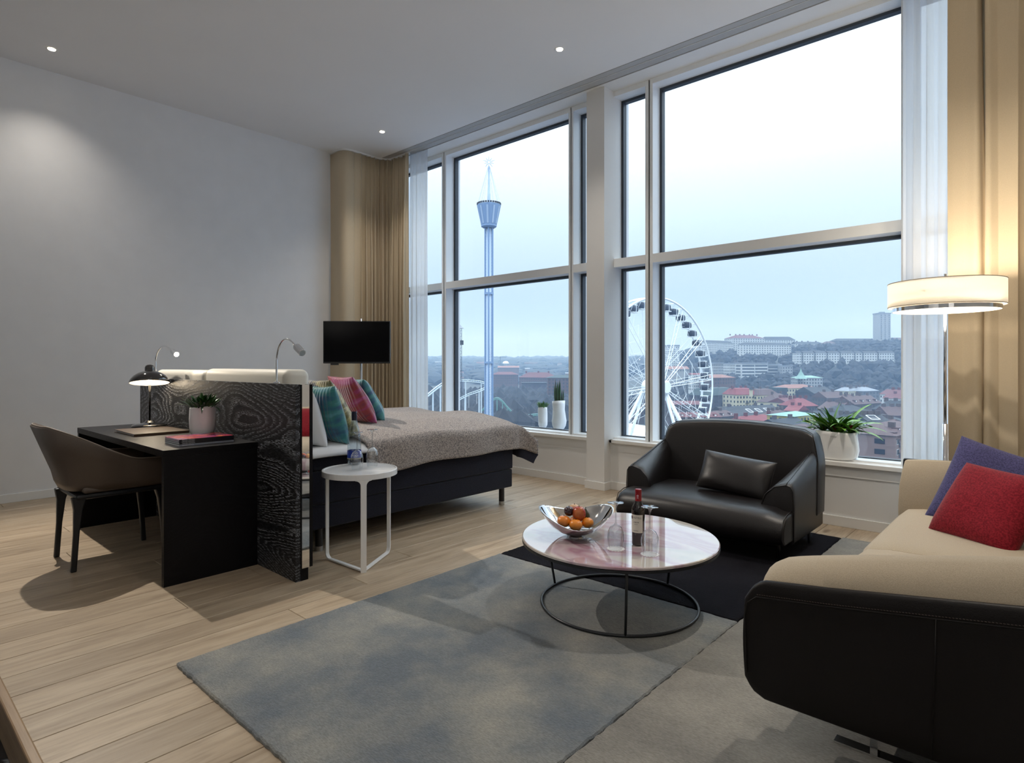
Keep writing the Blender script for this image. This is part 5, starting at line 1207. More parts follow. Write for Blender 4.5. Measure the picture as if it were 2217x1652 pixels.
# ================================================================== OUTSIDE: the town below the window
def P2(u, d): s_ = (u-CX)/FPX; return (d*(Fx+s_*Rx), d*(Fy+s_*Ry))
def zat(v, d): return CAMH+(HY-v)*d/FPX
DK = [60, 150, 300, 450, 550, 620, 700, 780, 860, 1000, 1300, 2000, 3600]
G = -40
TK = [(-200, [G, G, G, G, G, -39, -38, -37, -36, -33, -24, 2, 37]),
      (1200, [G, G, G, G, G, -39, -38, -37, -36, -33, -24, 2, 37]),
      (1330, [G, G, G, G, G, -38, -36, -33, -30, -25, -15, 5, 36]),
      (1440, [G, G, G, G, -38, -34, -26, -18, -8, 0, 8, 15, 34]),
      (1540, [G, G, G, G, -33, -24, -8, 0, 8, 18, 20, 20, 30]),
      (1650, [G, G, G, G, -32, -22, -5, 4, 10, 26, 28, 25, 30]),
      (1760, [G, G, G, G, -33, -17, 0, 8, 20, 28, 30, 28, 30]),
      (1900, [G, G, G, G, -33, -14, 1, 13, 26, 35, 36, 30, 30]),
      (2100, [G, G, G, G, -33, -14, 1, 13, 26, 36, 36, 30, 30]),
      (3400, [G, G, G, G, -33, -14, 1, 13, 26, 36, 36, 30, 30])]
def terr(u, d):
    return interp(u, [(k, interp(d, list(zip(DK, r_)))) for k, r_ in TK])
def mountain_grid():
    us = [i*40-200 for i in range(0, 91)]; ds = [60, 110, 160, 230, 300, 375, 450, 500, 550, 585, 620, 660, 700, 740, 780, 820, 860, 930, 1000, 1150, 1300, 1500, 1750, 2000, 2500, 3000, 3600, 3900]
    rnd = random.Random(2); mb = MB(); vs = []; fs = []
    for d in ds:
        for u in us:
            x_, y_ = P2(u, d); z = terr(u, d)
            if d > 600: z += rnd.uniform(-1, 1)*min(2.2, d/1500*2)
            if d >= 3900: z = -60
            vs.append((x_, y_, z))
    n = len(us)
    for j in range(len(ds)-1):
        for i in range(n-1): fs.append((j*n+i, j*n+i+1, (j+1)*n+i+1, (j+1)*n+i))
    return mb.add(vs, fs)
M['ground'] = mat('winter_ground', (0.05, 0.055, 0.055), 0.95, noise=0.35, nscale=0.01)
gr = mountain_grid().build('terrain', M['ground'], smooth=True, kind='structure')
for p in gr.data.polygons: pass
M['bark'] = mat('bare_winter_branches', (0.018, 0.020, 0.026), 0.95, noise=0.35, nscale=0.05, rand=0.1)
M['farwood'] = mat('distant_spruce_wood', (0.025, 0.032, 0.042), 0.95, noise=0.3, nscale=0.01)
# icosphere template
_t = bmesh.new(); bmesh.ops.create_icosphere(_t, subdivisions=2, radius=1.0); ICO_V = [v.co.copy() for v in _t.verts]; ICO_F = [tuple(v.index for v in f.verts) for f in _t.faces]; _t.free()
_t = bmesh.new(); bmesh.ops.create_icosphere(_t, subdivisions=1, radius=1.0); IC1_V = [v.co.copy() for v in _t.verts]; IC1_F = [tuple(v.index for v in f.verts) for f in _t.faces]; _t.free()
def crowns(name, label, cnt, ur, dr, hr, m, seed, cat='wood', skip=None, wr=(0.42, 0.6)):
    rnd = random.Random(seed); mb = MB()
    for _ in range(cnt):
        u = rnd.uniform(*ur); d = rnd.uniform(*dr)
        if skip and skip(u, d): continue
        h = rnd.uniform(*hr); x_, y_ = P2(u, d); z = terr(u, d); w_ = h*rnd.uniform(*wr); q = Vector((x_, y_, 0)); hit = False
        for (a_, ax_, bk_, L_f, dp_) in FOOT:
            r0 = q-a_; s0 = r0.dot(ax_); t0 = r0.dot(bk_)/dp_
            if -w_ < s0 < L_f+w_ and -w_ < t0 < dp_+w_: hit = True; break
        if hit: continue
        mb.add([(x_+v.x*w_*rnd.uniform(.6, 1.25), y_+v.y*w_*rnd.uniform(.6, 1.25), z+h*0.5+v.z*h*0.52*rnd.uniform(.75, 1.2)) for v in IC1_V], IC1_F)
    o = mb.build(name, m, None, smooth=False); tag(o, label, cat, kind='stuff'); return o

FOOT = []
WALLS = dict(white=(0.52, 0.54, 0.56), cream=(0.50, 0.46, 0.33), brick=(0.10, 0.058, 0.056), brown=(0.085, 0.066, 0.066), pink=(0.19, 0.13, 0.12), grey=(0.12, 0.12, 0.135), yellow=(0.38, 0.32, 0.10), pale=(0.30, 0.31, 0.33), purple=(0.062, 0.052, 0.068))
ROOFS = dict(red=(0.17, 0.035, 0.040), brown=(0.075, 0.042, 0.042), slate=(0.020, 0.023, 0.030), green=(0.030, 0.050, 0.055), orange=(0.21, 0.095, 0.075), mint=(0.20, 0.33, 0.30), lightgrey=(0.20, 0.22, 0.26), brickred=(0.11, 0.032, 0.036))
MW = {k: mat(k+'_render', c, 0.9, noise=0.08, nscale=0.3) for k, c in WALLS.items()}; MR = {k: mat(k+'_roof', c, 0.75, noise=0.12, nscale=0.3) for k, c in ROOFS.items()}
M['winglass'] = mat('dark_window_glass', (0.012, 0.016, 0.026), 0.3); M['winframe'] = mat('white_window_surround', (0.6, 0.6, 0.6), 0.6)
def building(label, u0, u1, vr, ve, d, cols, rows, wall, roof, kind='hip', dd=0, depth=14, base=None, floor_h=None, chim=0, dorm=0, balc=0, sky=0, frames=False, group=None, wide=0.45, cat='building', name='building', side=True):
    """a block whose front runs between two map points; ve/vr give eave and ridge height"""
    a, b_ = Vector((*P2(u0, d), 0)), Vector((*P2(u1, d+dd), 0)); ax = (b_-a); L = ax.length; ax.normalize(); nr = Vector((ax.y, -ax.x, 0))
    if nr.dot(a) > 0: nr = -nr                     # nr points to the viewer
    back = -nr*depth; ze = zat(ve, d); zr = max(ze+0.3, zat(vr, d+depth*0.4)); zb = (base if base is not None else min(terr(u0, d), terr(u1, d+dd))-3)
    t = thing(name, label, cat, ((a.x+b_.x)/2, (a.y+b_.y)/2, zb), 0, group); FOOT.append((a, ax, back, L, depth))
    def Q(s_, k, z): q = a+ax*s_+back*k; return (q.x, q.y, z)
    MB().add([Q(0,0,zb), Q(L,0,zb), Q(L,1,zb), Q(0,1,zb), Q(0,0,ze), Q(L,0,ze), Q(L,1,ze), Q(0,1,ze)], [(0,3,2,1),(4,5,6,7),(0,1,5,4),(1,2,6,5),(2,3,7,6),(3,0,4,7)]).build('wall', MW[wall], t)
    o_ = 0.5; e0 = -o_/depth; e1 = 1+o_/depth
    if kind == 'flat':
        MB().add([Q(-.3,e0,ze), Q(L+.3,e0,ze), Q(L+.3,e1,ze), Q(-.3,e1,ze), Q(-.3,e0,zr), Q(L+.3,e0,zr), Q(L+.3,e1,zr), Q(-.3,e1,zr)], [(0,3,2,1),(4,5,6,7),(0,1,5,4),(1,2,6,5),(2,3,7,6),(3,0,4,7)]).build('roof', MR[roof], t)
    else:
        hp = {'hip': min(depth/2, L*0.3), 'gable': 0, 'mansard': min(depth*0.22, L*.15)}[kind]
        if kind == 'mansard':
            k = 0.24; v_ = [Q(-o_,e0,ze), Q(L+o_,e0,ze), Q(L+o_,e1,ze), Q(-o_,e1,ze), Q(hp,k,zr-.5), Q(L-hp,k,zr-.5), Q(L-hp,1-k,zr-.5), Q(hp,1-k,zr-.5), Q(hp+1,.5,zr), Q(L-hp-1,.5,zr)]
            MB().add(v_, [(0,3,2,1),(0,1,5,4),(1,2,6,5),(2,3,7,6),(3,0,4,7),(4,5,9,8),(6,7,8,9),(5,6,9),(7,4,8)]).build('roof', MR[roof], t)
        else:
            v_ = [Q(-o_,e0,ze), Q(L+o_,e0,ze), Q(L+o_,e1,ze), Q(-o_,e1,ze), Q(hp-o_*(hp == 0),.5,zr), Q(L-hp+o_*(hp == 0),.5,zr)]
            MB().add(v_, [(0,3,2,1),(0,1,5,4),(2,3,4,5),(1,2,5),(3,0,4)]).build('roof', MR[roof], t)
    if cols and rows:
        fh = floor_h or 3.0; mb = MB(); mf = MB(); cw = L/cols; ww_ = cw*wide; hh = fh*0.48
        for r_ in range(rows):
            zc = ze-fh*(r_+0.6)
            for c_ in range(cols):
                q = a+ax*(cw*(c_+0.5))+nr*0.02
                mb.obox((q.x, q.y, zc), ax*ww_/2, nr*0.08, Vector((0, 0, hh/2)))
                if frames: mf.obox((q.x, q.y, zc), ax*(ww_/2+.12), nr*0.05, Vector((0, 0, hh/2+.12)))
        if side:
            nc = max(1, int(depth/ (cw*1.2)))
            for s_, sg in ((0, -1), (L, 1)):
                for r_ in range(rows):
                    for c_ in range(nc):
                        q = a+ax*s_+back*((c_+.5)/nc)+ax*sg*0.02; mb.obox((q.x, q.y, ze-fh*(r_+0.6)), nr*ww_/2, ax*0.08, Vector((0, 0, hh/2)))
        wq = mb.build('window_rows', M['winglass'], t, kind='stuff')
        if frames: mf.build('window_surrounds', M['winframe'], t, kind='stuff')
    if chim:
        mb = MB(); rnd = random.Random(int(u0*7+d))
        for k in range(chim):
            q = a+ax*L*((k+.5+rnd.uniform(-.2, .2))/chim)+back*0.5; mb.obox((q.x, q.y, zr+0.3), ax*0.9, nr*0.5, Vector((0, 0, 1.2)))
        mb.build('chimneys', MR['brickred'] if roof in ('red', 'orange', 'brickred') else MW['brown'], t, kind='stuff')
    if dorm:
        mb = MB()
        for k in range(dorm):
            q = a+ax*L*((k+.5)/dorm)+back*0.14; mb.obox((q.x, q.y, lerp(ze, zr, .38)), ax*0.8, nr*1.0, Vector((0, 0, 0.8)))
        mb.build('dormers', MR[roof], t, kind='stuff'); mb = MB()
        for k in range(dorm):
            q = a+ax*L*((k+.5)/dorm)+back*0.14+nr*1.0; mb.obox((q.x, q.y, lerp(ze, zr, .38)), ax*0.5, nr*0.05, Vector((0, 0, 0.5)))
        mb.build('dormer_windows', M['winframe'], t, kind='stuff')
    if sky:
        rk = Vector((0, 0, zr-ze)) - nr*(depth*0.5); rl = rk.normalized(); pn = ax.cross(rl); pn = pn if pn.z > 0 else -pn; mb = MB(); mg = MB()
        for k in range(sky):
            q = a+ax*L*(0.45+0.5*(k/max(1, sky)))+Vector((0, 0, ze))+rk*0.5+pn*0.15
            for (dx_, dy_, sx2, sy2) in ((-1.6, 0, .18, 2.0), (1.6, 0, .18, 2.0), (0, 2.0, 1.6, .18), (0, -2.0, 1.6, .18)): mb.obox(q+ax*dx_+rl*dy_, ax*sx2, rl*sy2, pn*0.12)
            mg.obox(q, ax*1.4, rl*1.8, pn*0.05)
        mb.build('skylight_frames', M['winframe'], t, kind='stuff'); mg.build('skylight_glass', M['winglass'], t, kind='stuff')
    if balc:
        mb = MB(); fh = floor_h or 3.0
        for k in range(balc):
            for r_ in range(1, rows):
                q = a+ax*L*((k+.5)/balc)+nr*0.6; z = ze-fh*(r_+0.95); mb.obox((q.x, q.y, z), ax*1.3, nr*0.6, Vector((0, 0, 0.12)))
                for s2 in range(-4, 5): q2 = q+nr*0.55+ax*s2*0.3; mb.obox((q2.x, q2.y, z+0.55), ax*0.04, nr*0.03, Vector((0, 0, 0.5)))
                q2 = q+nr*.55; mb.obox((q2.x, q2.y, z+1.05), ax*1.3, nr*0.04, Vector((0, 0, 0.04)))
        mb.build('balconies', M['winglass'], t, kind='stuff')
    return t
HG = 'white apartment blocks on the hill'
building('long white apartment block on the hill, beside the ferris wheel rim', 1519, 1588, 736, 741, 905, 20, 7, 'white', 'slate', 'hip', 40, 13, floor_h=3.1)
building('taller white block with red roof, beside the long block on the hill', 1587, 1655, 725, 732, 950, 13, 8, 'white', 'brickred', 'hip', 10, 26, floor_h=3.1, chim=7)
building('white block with dark roof and thin mast on the hill', 1650, 1722, 729, 736, 1000, 14, 3, 'white', 'slate', 'hip', 0, 14, floor_h=3.1)
building('big cream-white slab block at the middle of the hill', 1609, 1713, 741, 746, 840, 19, 8, 'white', 'slate', 'hip', 25, 13, floor_h=3.1)
building('low white block on the skyline behind the bare trees', 1722, 1776, 740, 744, 930, 12, 2, 'white', 'slate', 'gable', 0, 12, chim=4)
building('small white house on the skyline nearer the tower', 1785, 1811, 739, 744, 930, 6, 2, 'white', 'brown', 'hip', 0, 12)
building('long brown roof on the ridge at the foot of the tower', 1806, 1900, 733, 738, 960, 10, 1, 'grey', 'slate', 'hip', 0, 14)
building('brown house on the ridge behind the right mullion', 1915, 1975, 731, 736, 960, 8, 1, 'brown', 'brown', 'gable', 0, 14)
RW = [(1725, 1737), (1740, 1764), (1767, 1791), (1794, 1819), (1822, 1851), (1853, 1868), (1871, 1901), (1904, 1938)]
for i, (a, b_) in enumerate(RW):
    building(['first', 'second', 'third', 'fourth', 'fifth', 'sixth', 'seventh', 'last'][i]+' white block, counted from the slab block, in the row across the slope', a, b_-2, 760, 764, 705, max(2, int((b_-a)/5.5)), 5, 'white', 'slate', 'gable', 0, 11, floor_h=2.9, group='row of white blocks on the slope')
# concrete tower block
tw = thing('tower_block', 'tall slim concrete tower block standing on the ridge', 'tower', (*P2(1909, 905), 33))
d = 905; a, b_ = Vector((*P2(1896, d), 0)), Vector((*P2(1922, d), 0)); ax = (b_-a).normalized(); nr = Vector((ax.y, -ax.x, 0)); nr = -nr if nr.dot(a) > 0 else nr
c = (a+b_)/2; hw = (b_-a).length/2; z0, z1 = 30, zat(680, d)
MB().obox((c.x, c.y, (z0+z1)/2), ax*hw, nr*7, Vector((0, 0, (z1-z0)/2))).build('wall', MW['pale'], tw)
MB().obox((c.x, c.y, z1+.6), ax*(hw+.5), nr*7.5, Vector((0, 0, .7))).obox((c.x, c.y, z1+2.2), ax*3, nr*3, Vector((0, 0, 1.0))).build('roof', MR['lightgrey'], tw)
mb = MB()
for k in range(13):
    for s_ in (-.55, 0.08, .75):
        q = c+ax*hw*s_+nr*7.05; mb.obox((q.x, q.y, z1-2.5-k*2.9), ax*0.6, nr*.05, Vector((0, 0, .8)))
mb.build('window_rows', M['winglass'], tw, kind='stuff')
building('ribbed office block with white bands below the slab block', 1606, 1634, 785, 788, 640, 1, 5, 'white', 'lightgrey', 'flat', 0, 20, floor_h=3.3, wide=0.94)
building('second ribbed office block with white bands, beside the first', 1634, 1662, 785, 788, 648, 1, 6, 'white', 'lightgrey', 'flat', 0, 20, floor_h=3.3, wide=0.94)
building('third ribbed office block, half hidden by bare trees', 1662, 1692, 788, 791, 652, 1, 5, 'pale', 'lightgrey', 'flat', 0, 20, floor_h=3.3, wide=0.9)
building('grey institutional block below the long white block', 1546, 1566, 785, 787, 650, 6, 4, 'pale', 'lightgrey', 'flat', 0, 16)
building('pale flat-roofed block beside the grey institutional block', 1566, 1592, 786, 788, 665, 8, 4, 'white', 'lightgrey', 'flat', 0, 16)
building('pale rendered block between offices and church', 1694, 1716, 791, 793, 640, 4, 4, 'pale', 'lightgrey', 'flat', 0, 16)
building('white balcony tower seen through the ferris wheel', 1446, 1471, 747, 750, 900, 6, 11, 'white', 'lightgrey', 'flat', 0, 16)
building('white block seen through the wheel beside its rim', 1498, 1521, 808, 811, 560, 6, 5, 'white', 'red', 'gable', 0, 12)
building('low pale hall with pinkish roof behind the ferris wheel hub', 1440, 1492, 793, 799, 700, 10, 1, 'pale', 'orange', 'gable', 0, 20)
# church with green copper roof
building('church with pale green copper roof and small spire below the woods', 1727, 1781, 813, 818, 560, 9, 3, 'pale', 'mint', 'hip', 0, 14, name='church', cat='church')
sp = thing('church_spire', 'pale green church spire peak rising beside the church roof', 'spire', (*P2(1734, 555), zat(820, 555)))
MB().lathe([(5.5, 0), (3, 3), (1.2, 6), (0.1, 9.5)], 8).build('spire_roof', MR['mint'], sp, world=False)
building('brick house with pink tiled roof below the institutional block', 1541, 1592, 811, 818, 540, 9, 2, 'brick', 'orange', 'hip', 12, 16)
building('grey-brown corner block with dark green mansard roof beside the wheel rim', 1533, 1594, 840, 857, 440, 10, 5, 'purple', 'green', 'mansard', 25, 16, floor_h=3.1, chim=2, frames=False, balc=1)
building('cream block with red mansard roof and gable turret', 1594, 1640, 840, 855, 432, 7, 5, 'cream', 'red', 'mansard', 6, 15, floor_h=3.1, chim=3, balc=1)
building('cream block with brown mansard roof joined to the turret block', 1640, 1686, 842, 856, 434, 8, 4, 'cream', 'brown', 'mansard', 10, 15, floor_h=3.1, chim=3, balc=1)
tt = thing('roof_turret', 'narrow cream gable turret on the red-roofed block', 'turret', (*P2(1626, 428), zat(857, 428)))
q = Vector((*P2(1626, 429.0), 0)); MB().obox((q.x, q.y, zat(851, 429)), ax*1.1, nr*.5, Vector((0, 0, 2.6))).build('wall', MW['cream'], tt); MB().lathe([(1.7, 0), (0.05, 2.2)], 4, (q.x, q.y, zat(851, 429)+2.6)).build('cap', MR['slate'], tt)
building('cream apartment block with orange-pink roof and balconies below the woods', 1702, 1768, 833, 841, 480, 11, 3, 'cream', 'orange', 'hip', 18, 15, floor_h=3.1, balc=2)
building('low dark wing at the end of the orange-roofed block', 1682, 1704, 839, 846, 470, 3, 2, 'purple', 'green', 'flat', 0, 14)
building('slate-roofed house with roof windows beside the orange-roofed block', 1762, 1807, 838, 852, 470, 6, 1, 'purple', 'slate', 'gable', 10, 18, chim=2)
TER = 'terraced roofs of the old quarter'
rn = random.Random(21)
k = 0
for (u0, u1, vr, ve, dd_, w_, r_) in [(1807, 1838, 838, 846, 500, 'cream', 'lightgrey'), (1838, 1868, 838, 846, 505, 'white', 'slate'), (1868, 1903, 838, 847, 500, 'grey', 'lightgrey'),
        (1790, 1834, 848, 862, 430, 'brown', 'brown'), (1812, 1860, 853, 868, 400, 'brick', 'brown'), (1850, 1908, 858, 876, 380, 'brown', 'brown'), (1684, 1722, 853, 872, 410, 'cream', 'brown'),
        (1706, 1728, 861, 873, 400, 'cream', 'brickred'), (1726, 1770, 862, 880, 370, 'brown', 'red'), (1698, 1726, 876, 889, 350, 'brown', 'red'), (1888, 1955, 865, 886, 340, 'purple', 'slate'),
        (1925, 1990, 880, 900, 320, 'brick', 'brown'), (1834, 1880, 876, 892, 330, 'brown', 'slate'), (1770, 1812, 868, 885, 350, 'brick', 'brown'), (1690, 1730, 890, 908, 300, 'grey', 'brown'),
        (1760, 1815, 889, 905, 290, 'brick', 'slate'), (1805, 1850, 895, 912, 280, 'purple', 'slate'), (1850, 1905, 900, 916, 260, 'brown', 'brown'), (1905, 1965, 904, 924, 240, 'grey', 'slate'),
        (1525, 1595, 892, 905, 330, 'brown', 'brown'), (1612, 1704, 903, 924, 270, 'brown', 'red'), (1700, 1760, 908, 930, 240, 'purple', 'slate')]:
    pos = 'behind the plant' if 1740 < u0 < 1900 and vr > 850 else ('above the armchair back' if u0 < 1740 else 'beyond the bromeliad towards the mullion')
    nm = {'red': 'bright red', 'brown': 'brown', 'slate': 'dark slate', 'lightgrey': 'light grey', 'brickred': 'deep red'}[r_]
    building('old house, %s roof, %s walls, %s, %s' % (nm, {'purple': 'dark'}.get(w_, w_), pos, ['upper row', 'second row', 'middle row', 'lower row', 'lowest row'][min(4, int((vr-836)/16))]), u0, u1, vr, ve, dd_, max(3, int((u1-u0)/6)), 3, w_, r_, 'gable' if k % 2 else 'hip', rn.uniform(-15, 25), 15, floor_h=3.0, chim=2+k % 3, dorm=4 if u0 in (1525, 1850, 1812) else 0, group=TER); k += 1
building('white terraced houses with red roofs at the edge of the wide window', 1905, 1960, 842, 853, 440, 9, 2, 'white', 'brickred', 'gable', -20, 14, chim=3, frames=True)
building('lower white terraced house with red roof in front of the terraces', 1912, 1975, 851, 862, 420, 9, 2, 'white', 'brickred', 'gable', -15, 14, chim=2)
building('long black roof with two big skylights above the armchair back', 1584, 1702, 881, 904, 345, 14, 2, 'purple', 'slate', 'gable', 20, 22, sky=3, chim=2)
building('small yellow building with mint roof above the potted plant', 1719, 1766, 893, 902, 255, 7, 2, 'yellow', 'mint', 'hip', 12, 12, floor_h=2.6)
building('dark brick apartment block between armchair and white pot', 1752, 1800, 922, 941, 190, 7, 4, 'purple', 'brown', 'hip', 12, 14, floor_h=3.1, frames=True)
building('pink-brown apartment block with balconies beside the white pot', 1864, 1938, 920, 944, 185, 7, 4, 'pink', 'brown', 'hip', -8, 16, floor_h=3.1, frames=True, dorm=3, balc=1, chim=1)
building('pink-brown wing turning away at the right mullion', 1938, 2010, 922, 944, 176, 6, 4, 'pink', 'brown', 'hip', 25, 16, floor_h=3.1, frames=True, dorm=2)
building('white-roofed terrace house with chimneys above the pink-brown block', 1880, 1925, 898, 912, 225, 5, 2, 'white', 'slate', 'gable', 0, 12, chim=3, sky=1)
# left-hand view
building('long brick block with red roof behind the tall vase', 1124, 1195, 806, 817, 700, 14, 4, 'brick', 'brickred', 'hip', -20, 16, frames=False, chim=3)
building('brick block with red roof behind the observation tower', 1064, 1122, 805, 811, 760, 14, 4, 'brick', 'brickred', 'hip', 0, 16)
building('low dark building with white skylight in front of the long brick block', 1130, 1185, 828, 832, 640, 5, 1, 'purple', 'slate', 'flat', 0, 20)
building('distant brick hall above the observation tower trees', 1078, 1124, 792, 796, 1150, 12, 1, 'brick', 'orange', 'gable', 0, 25)
building('brick corner block with green roof beside the pillar window', 1186, 1262, 812, 818, 520, 10, 5, 'brick', 'green', 'hip', 0, 16)
building('dark brick block behind the wheel, beside the white pillar', 1325, 1352, 812, 816, 430, 5, 8, 'purple', 'slate', 'flat', 0, 16)
building('brown block behind the lower spokes of the wheel', 1340, 1395, 862, 866, 420, 8, 4, 'brown', 'slate', 'flat', 0, 18)
building('brick house seen through the lower right of the wheel', 1450, 1520, 868, 876, 400, 9, 3, 'brown', 'brickred', 'gable', 0, 16)
building('red-roofed hall at the foot of the wheel', 1470, 1560, 893, 903, 300, 12, 2, 'brown', 'brickred', 'gable', 0, 16, dorm=5)
building('white flat pavilion roof beyond the shorter vase', 1108, 1172, 897, 900, 400, 8, 1, 'white', 'lightgrey', 'flat', 0, 40)
building('small white kiosk on the lawn beyond the sill', 1132, 1140, 904, 912, 330, 1, 1, 'white', 'lightgrey', 'flat', 0, 5)
building('long low white hall at the foot of the green track', 1060, 1150, 893, 895, 470, 12, 1, 'white', 'lightgrey', 'flat', 0, 16)
# distant scattered houses on the plain
rn = random.Random(5)
for i in range(26):
    u = rn.uniform(930, 1260); d = rn.uniform(800, 1900); z = terr(u, d); v = HY-(z+rn.uniform(12, 19)-CAMH)*FPX/d; wpx = rn.uniform(8, 30)
    building('tiny far house on the hazy wooded plain, too small to tell from its neighbours', u, u+wpx, v-2.2, v, d, 0, 0, rn.choice(['brick', 'pale', 'pink', 'purple', 'brick']), rn.choice(['brown', 'slate', 'lightgrey', 'brickred']), 'gable', 0, 14, group='tiny far houses on the plain')
dm = thing('dome', 'small white dome far away on the wooded plain', 'dome', (*P2(1095, 1500), zat(787, 1500)))
MB().lathe([(8, 0), (7.5, 2.5), (5.5, 4.6), (3, 5.8), (0.1, 6.2)], 20).build('dome_shell', M['whitemetal'], dm, smooth=True, world=False)
cn = thing('tower_crane', 'faint construction crane on the horizon', 'crane', (*P2(1083, 1500), zat(790, 1500)))
MB().box(-.7, .7, -.7, .7, -20, 21).build('mast', MR['slate'], cn, world=False); MB().obox((0, 0, 19), Vector((Rx, Ry, 0))*16, Vector((Ry, -Rx, 0))*.5, Vector((0, 0, .6))).build('jib', MR['slate'], cn, world=False)
crowns('hillside_woods', 'bare blue-grey winter woods covering the hillside below the white blocks', 4200, (1480, 2900), (545, 990), (7, 12), M['bark'], 1, skip=lambda u, d: (1500 < u < 1730 and 815 < d < 860) or (1700 < u < 1960 and 692 < d < 730) or (u < 1730 and 680 < d < 800 and (int(u/18) % 3 == 0)))
crowns('park_woods', 'dark bare park trees beyond the roller coaster', 900, (900, 1262), (300, 640), (13, 19), M['bark'], 2)
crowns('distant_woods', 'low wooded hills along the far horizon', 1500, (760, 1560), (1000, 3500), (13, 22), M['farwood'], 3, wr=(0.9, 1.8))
crowns('street_trees', 'bare trees between the wheel and the brick houses', 130, (1290, 1600), (480, 640), (9, 14), M['bark'], 5)
# road and white tent roof by the wheel
mb = MB().grid(lambda a_, b_: (lambda p_: (p_[0], p_[1], -30+9*math.sin(PI*b_)*(1-0.35*a_)))(P2(1300+a_*110, 225+b_*40)), 20, 10)
tr_ = mb.build('tent_roof', M['whitemetal'], None, smooth=True, solid=0.3); tag(tr_, 'curved white tent roof at the foot of the ferris wheel', 'roof')
for k, (u, d) in enumerate(((1102, 300), (1015, 360), (1032, 380))):
    x_, y_ = P2(u, d); lp = thing('light_mast', ['thin grey lamp mast beyond the shorter vase', 'thin lamp mast at the left of the observation tower', 'second lamp mast beside the observation tower'][k], 'lamp post', (x_, y_, G))
    MB().tube([(0, 0, 0), (0, 0, (14, 22, 22)[k])], 0.18, 6).build('pole', M['track'], lp, world=False); MB().box(-.5, .5, -.3, .3, (14, 22, 22)[k], (14.5, 22.5, 22.5)[k]).build('lamp_head', M['track'], lp, world=False)

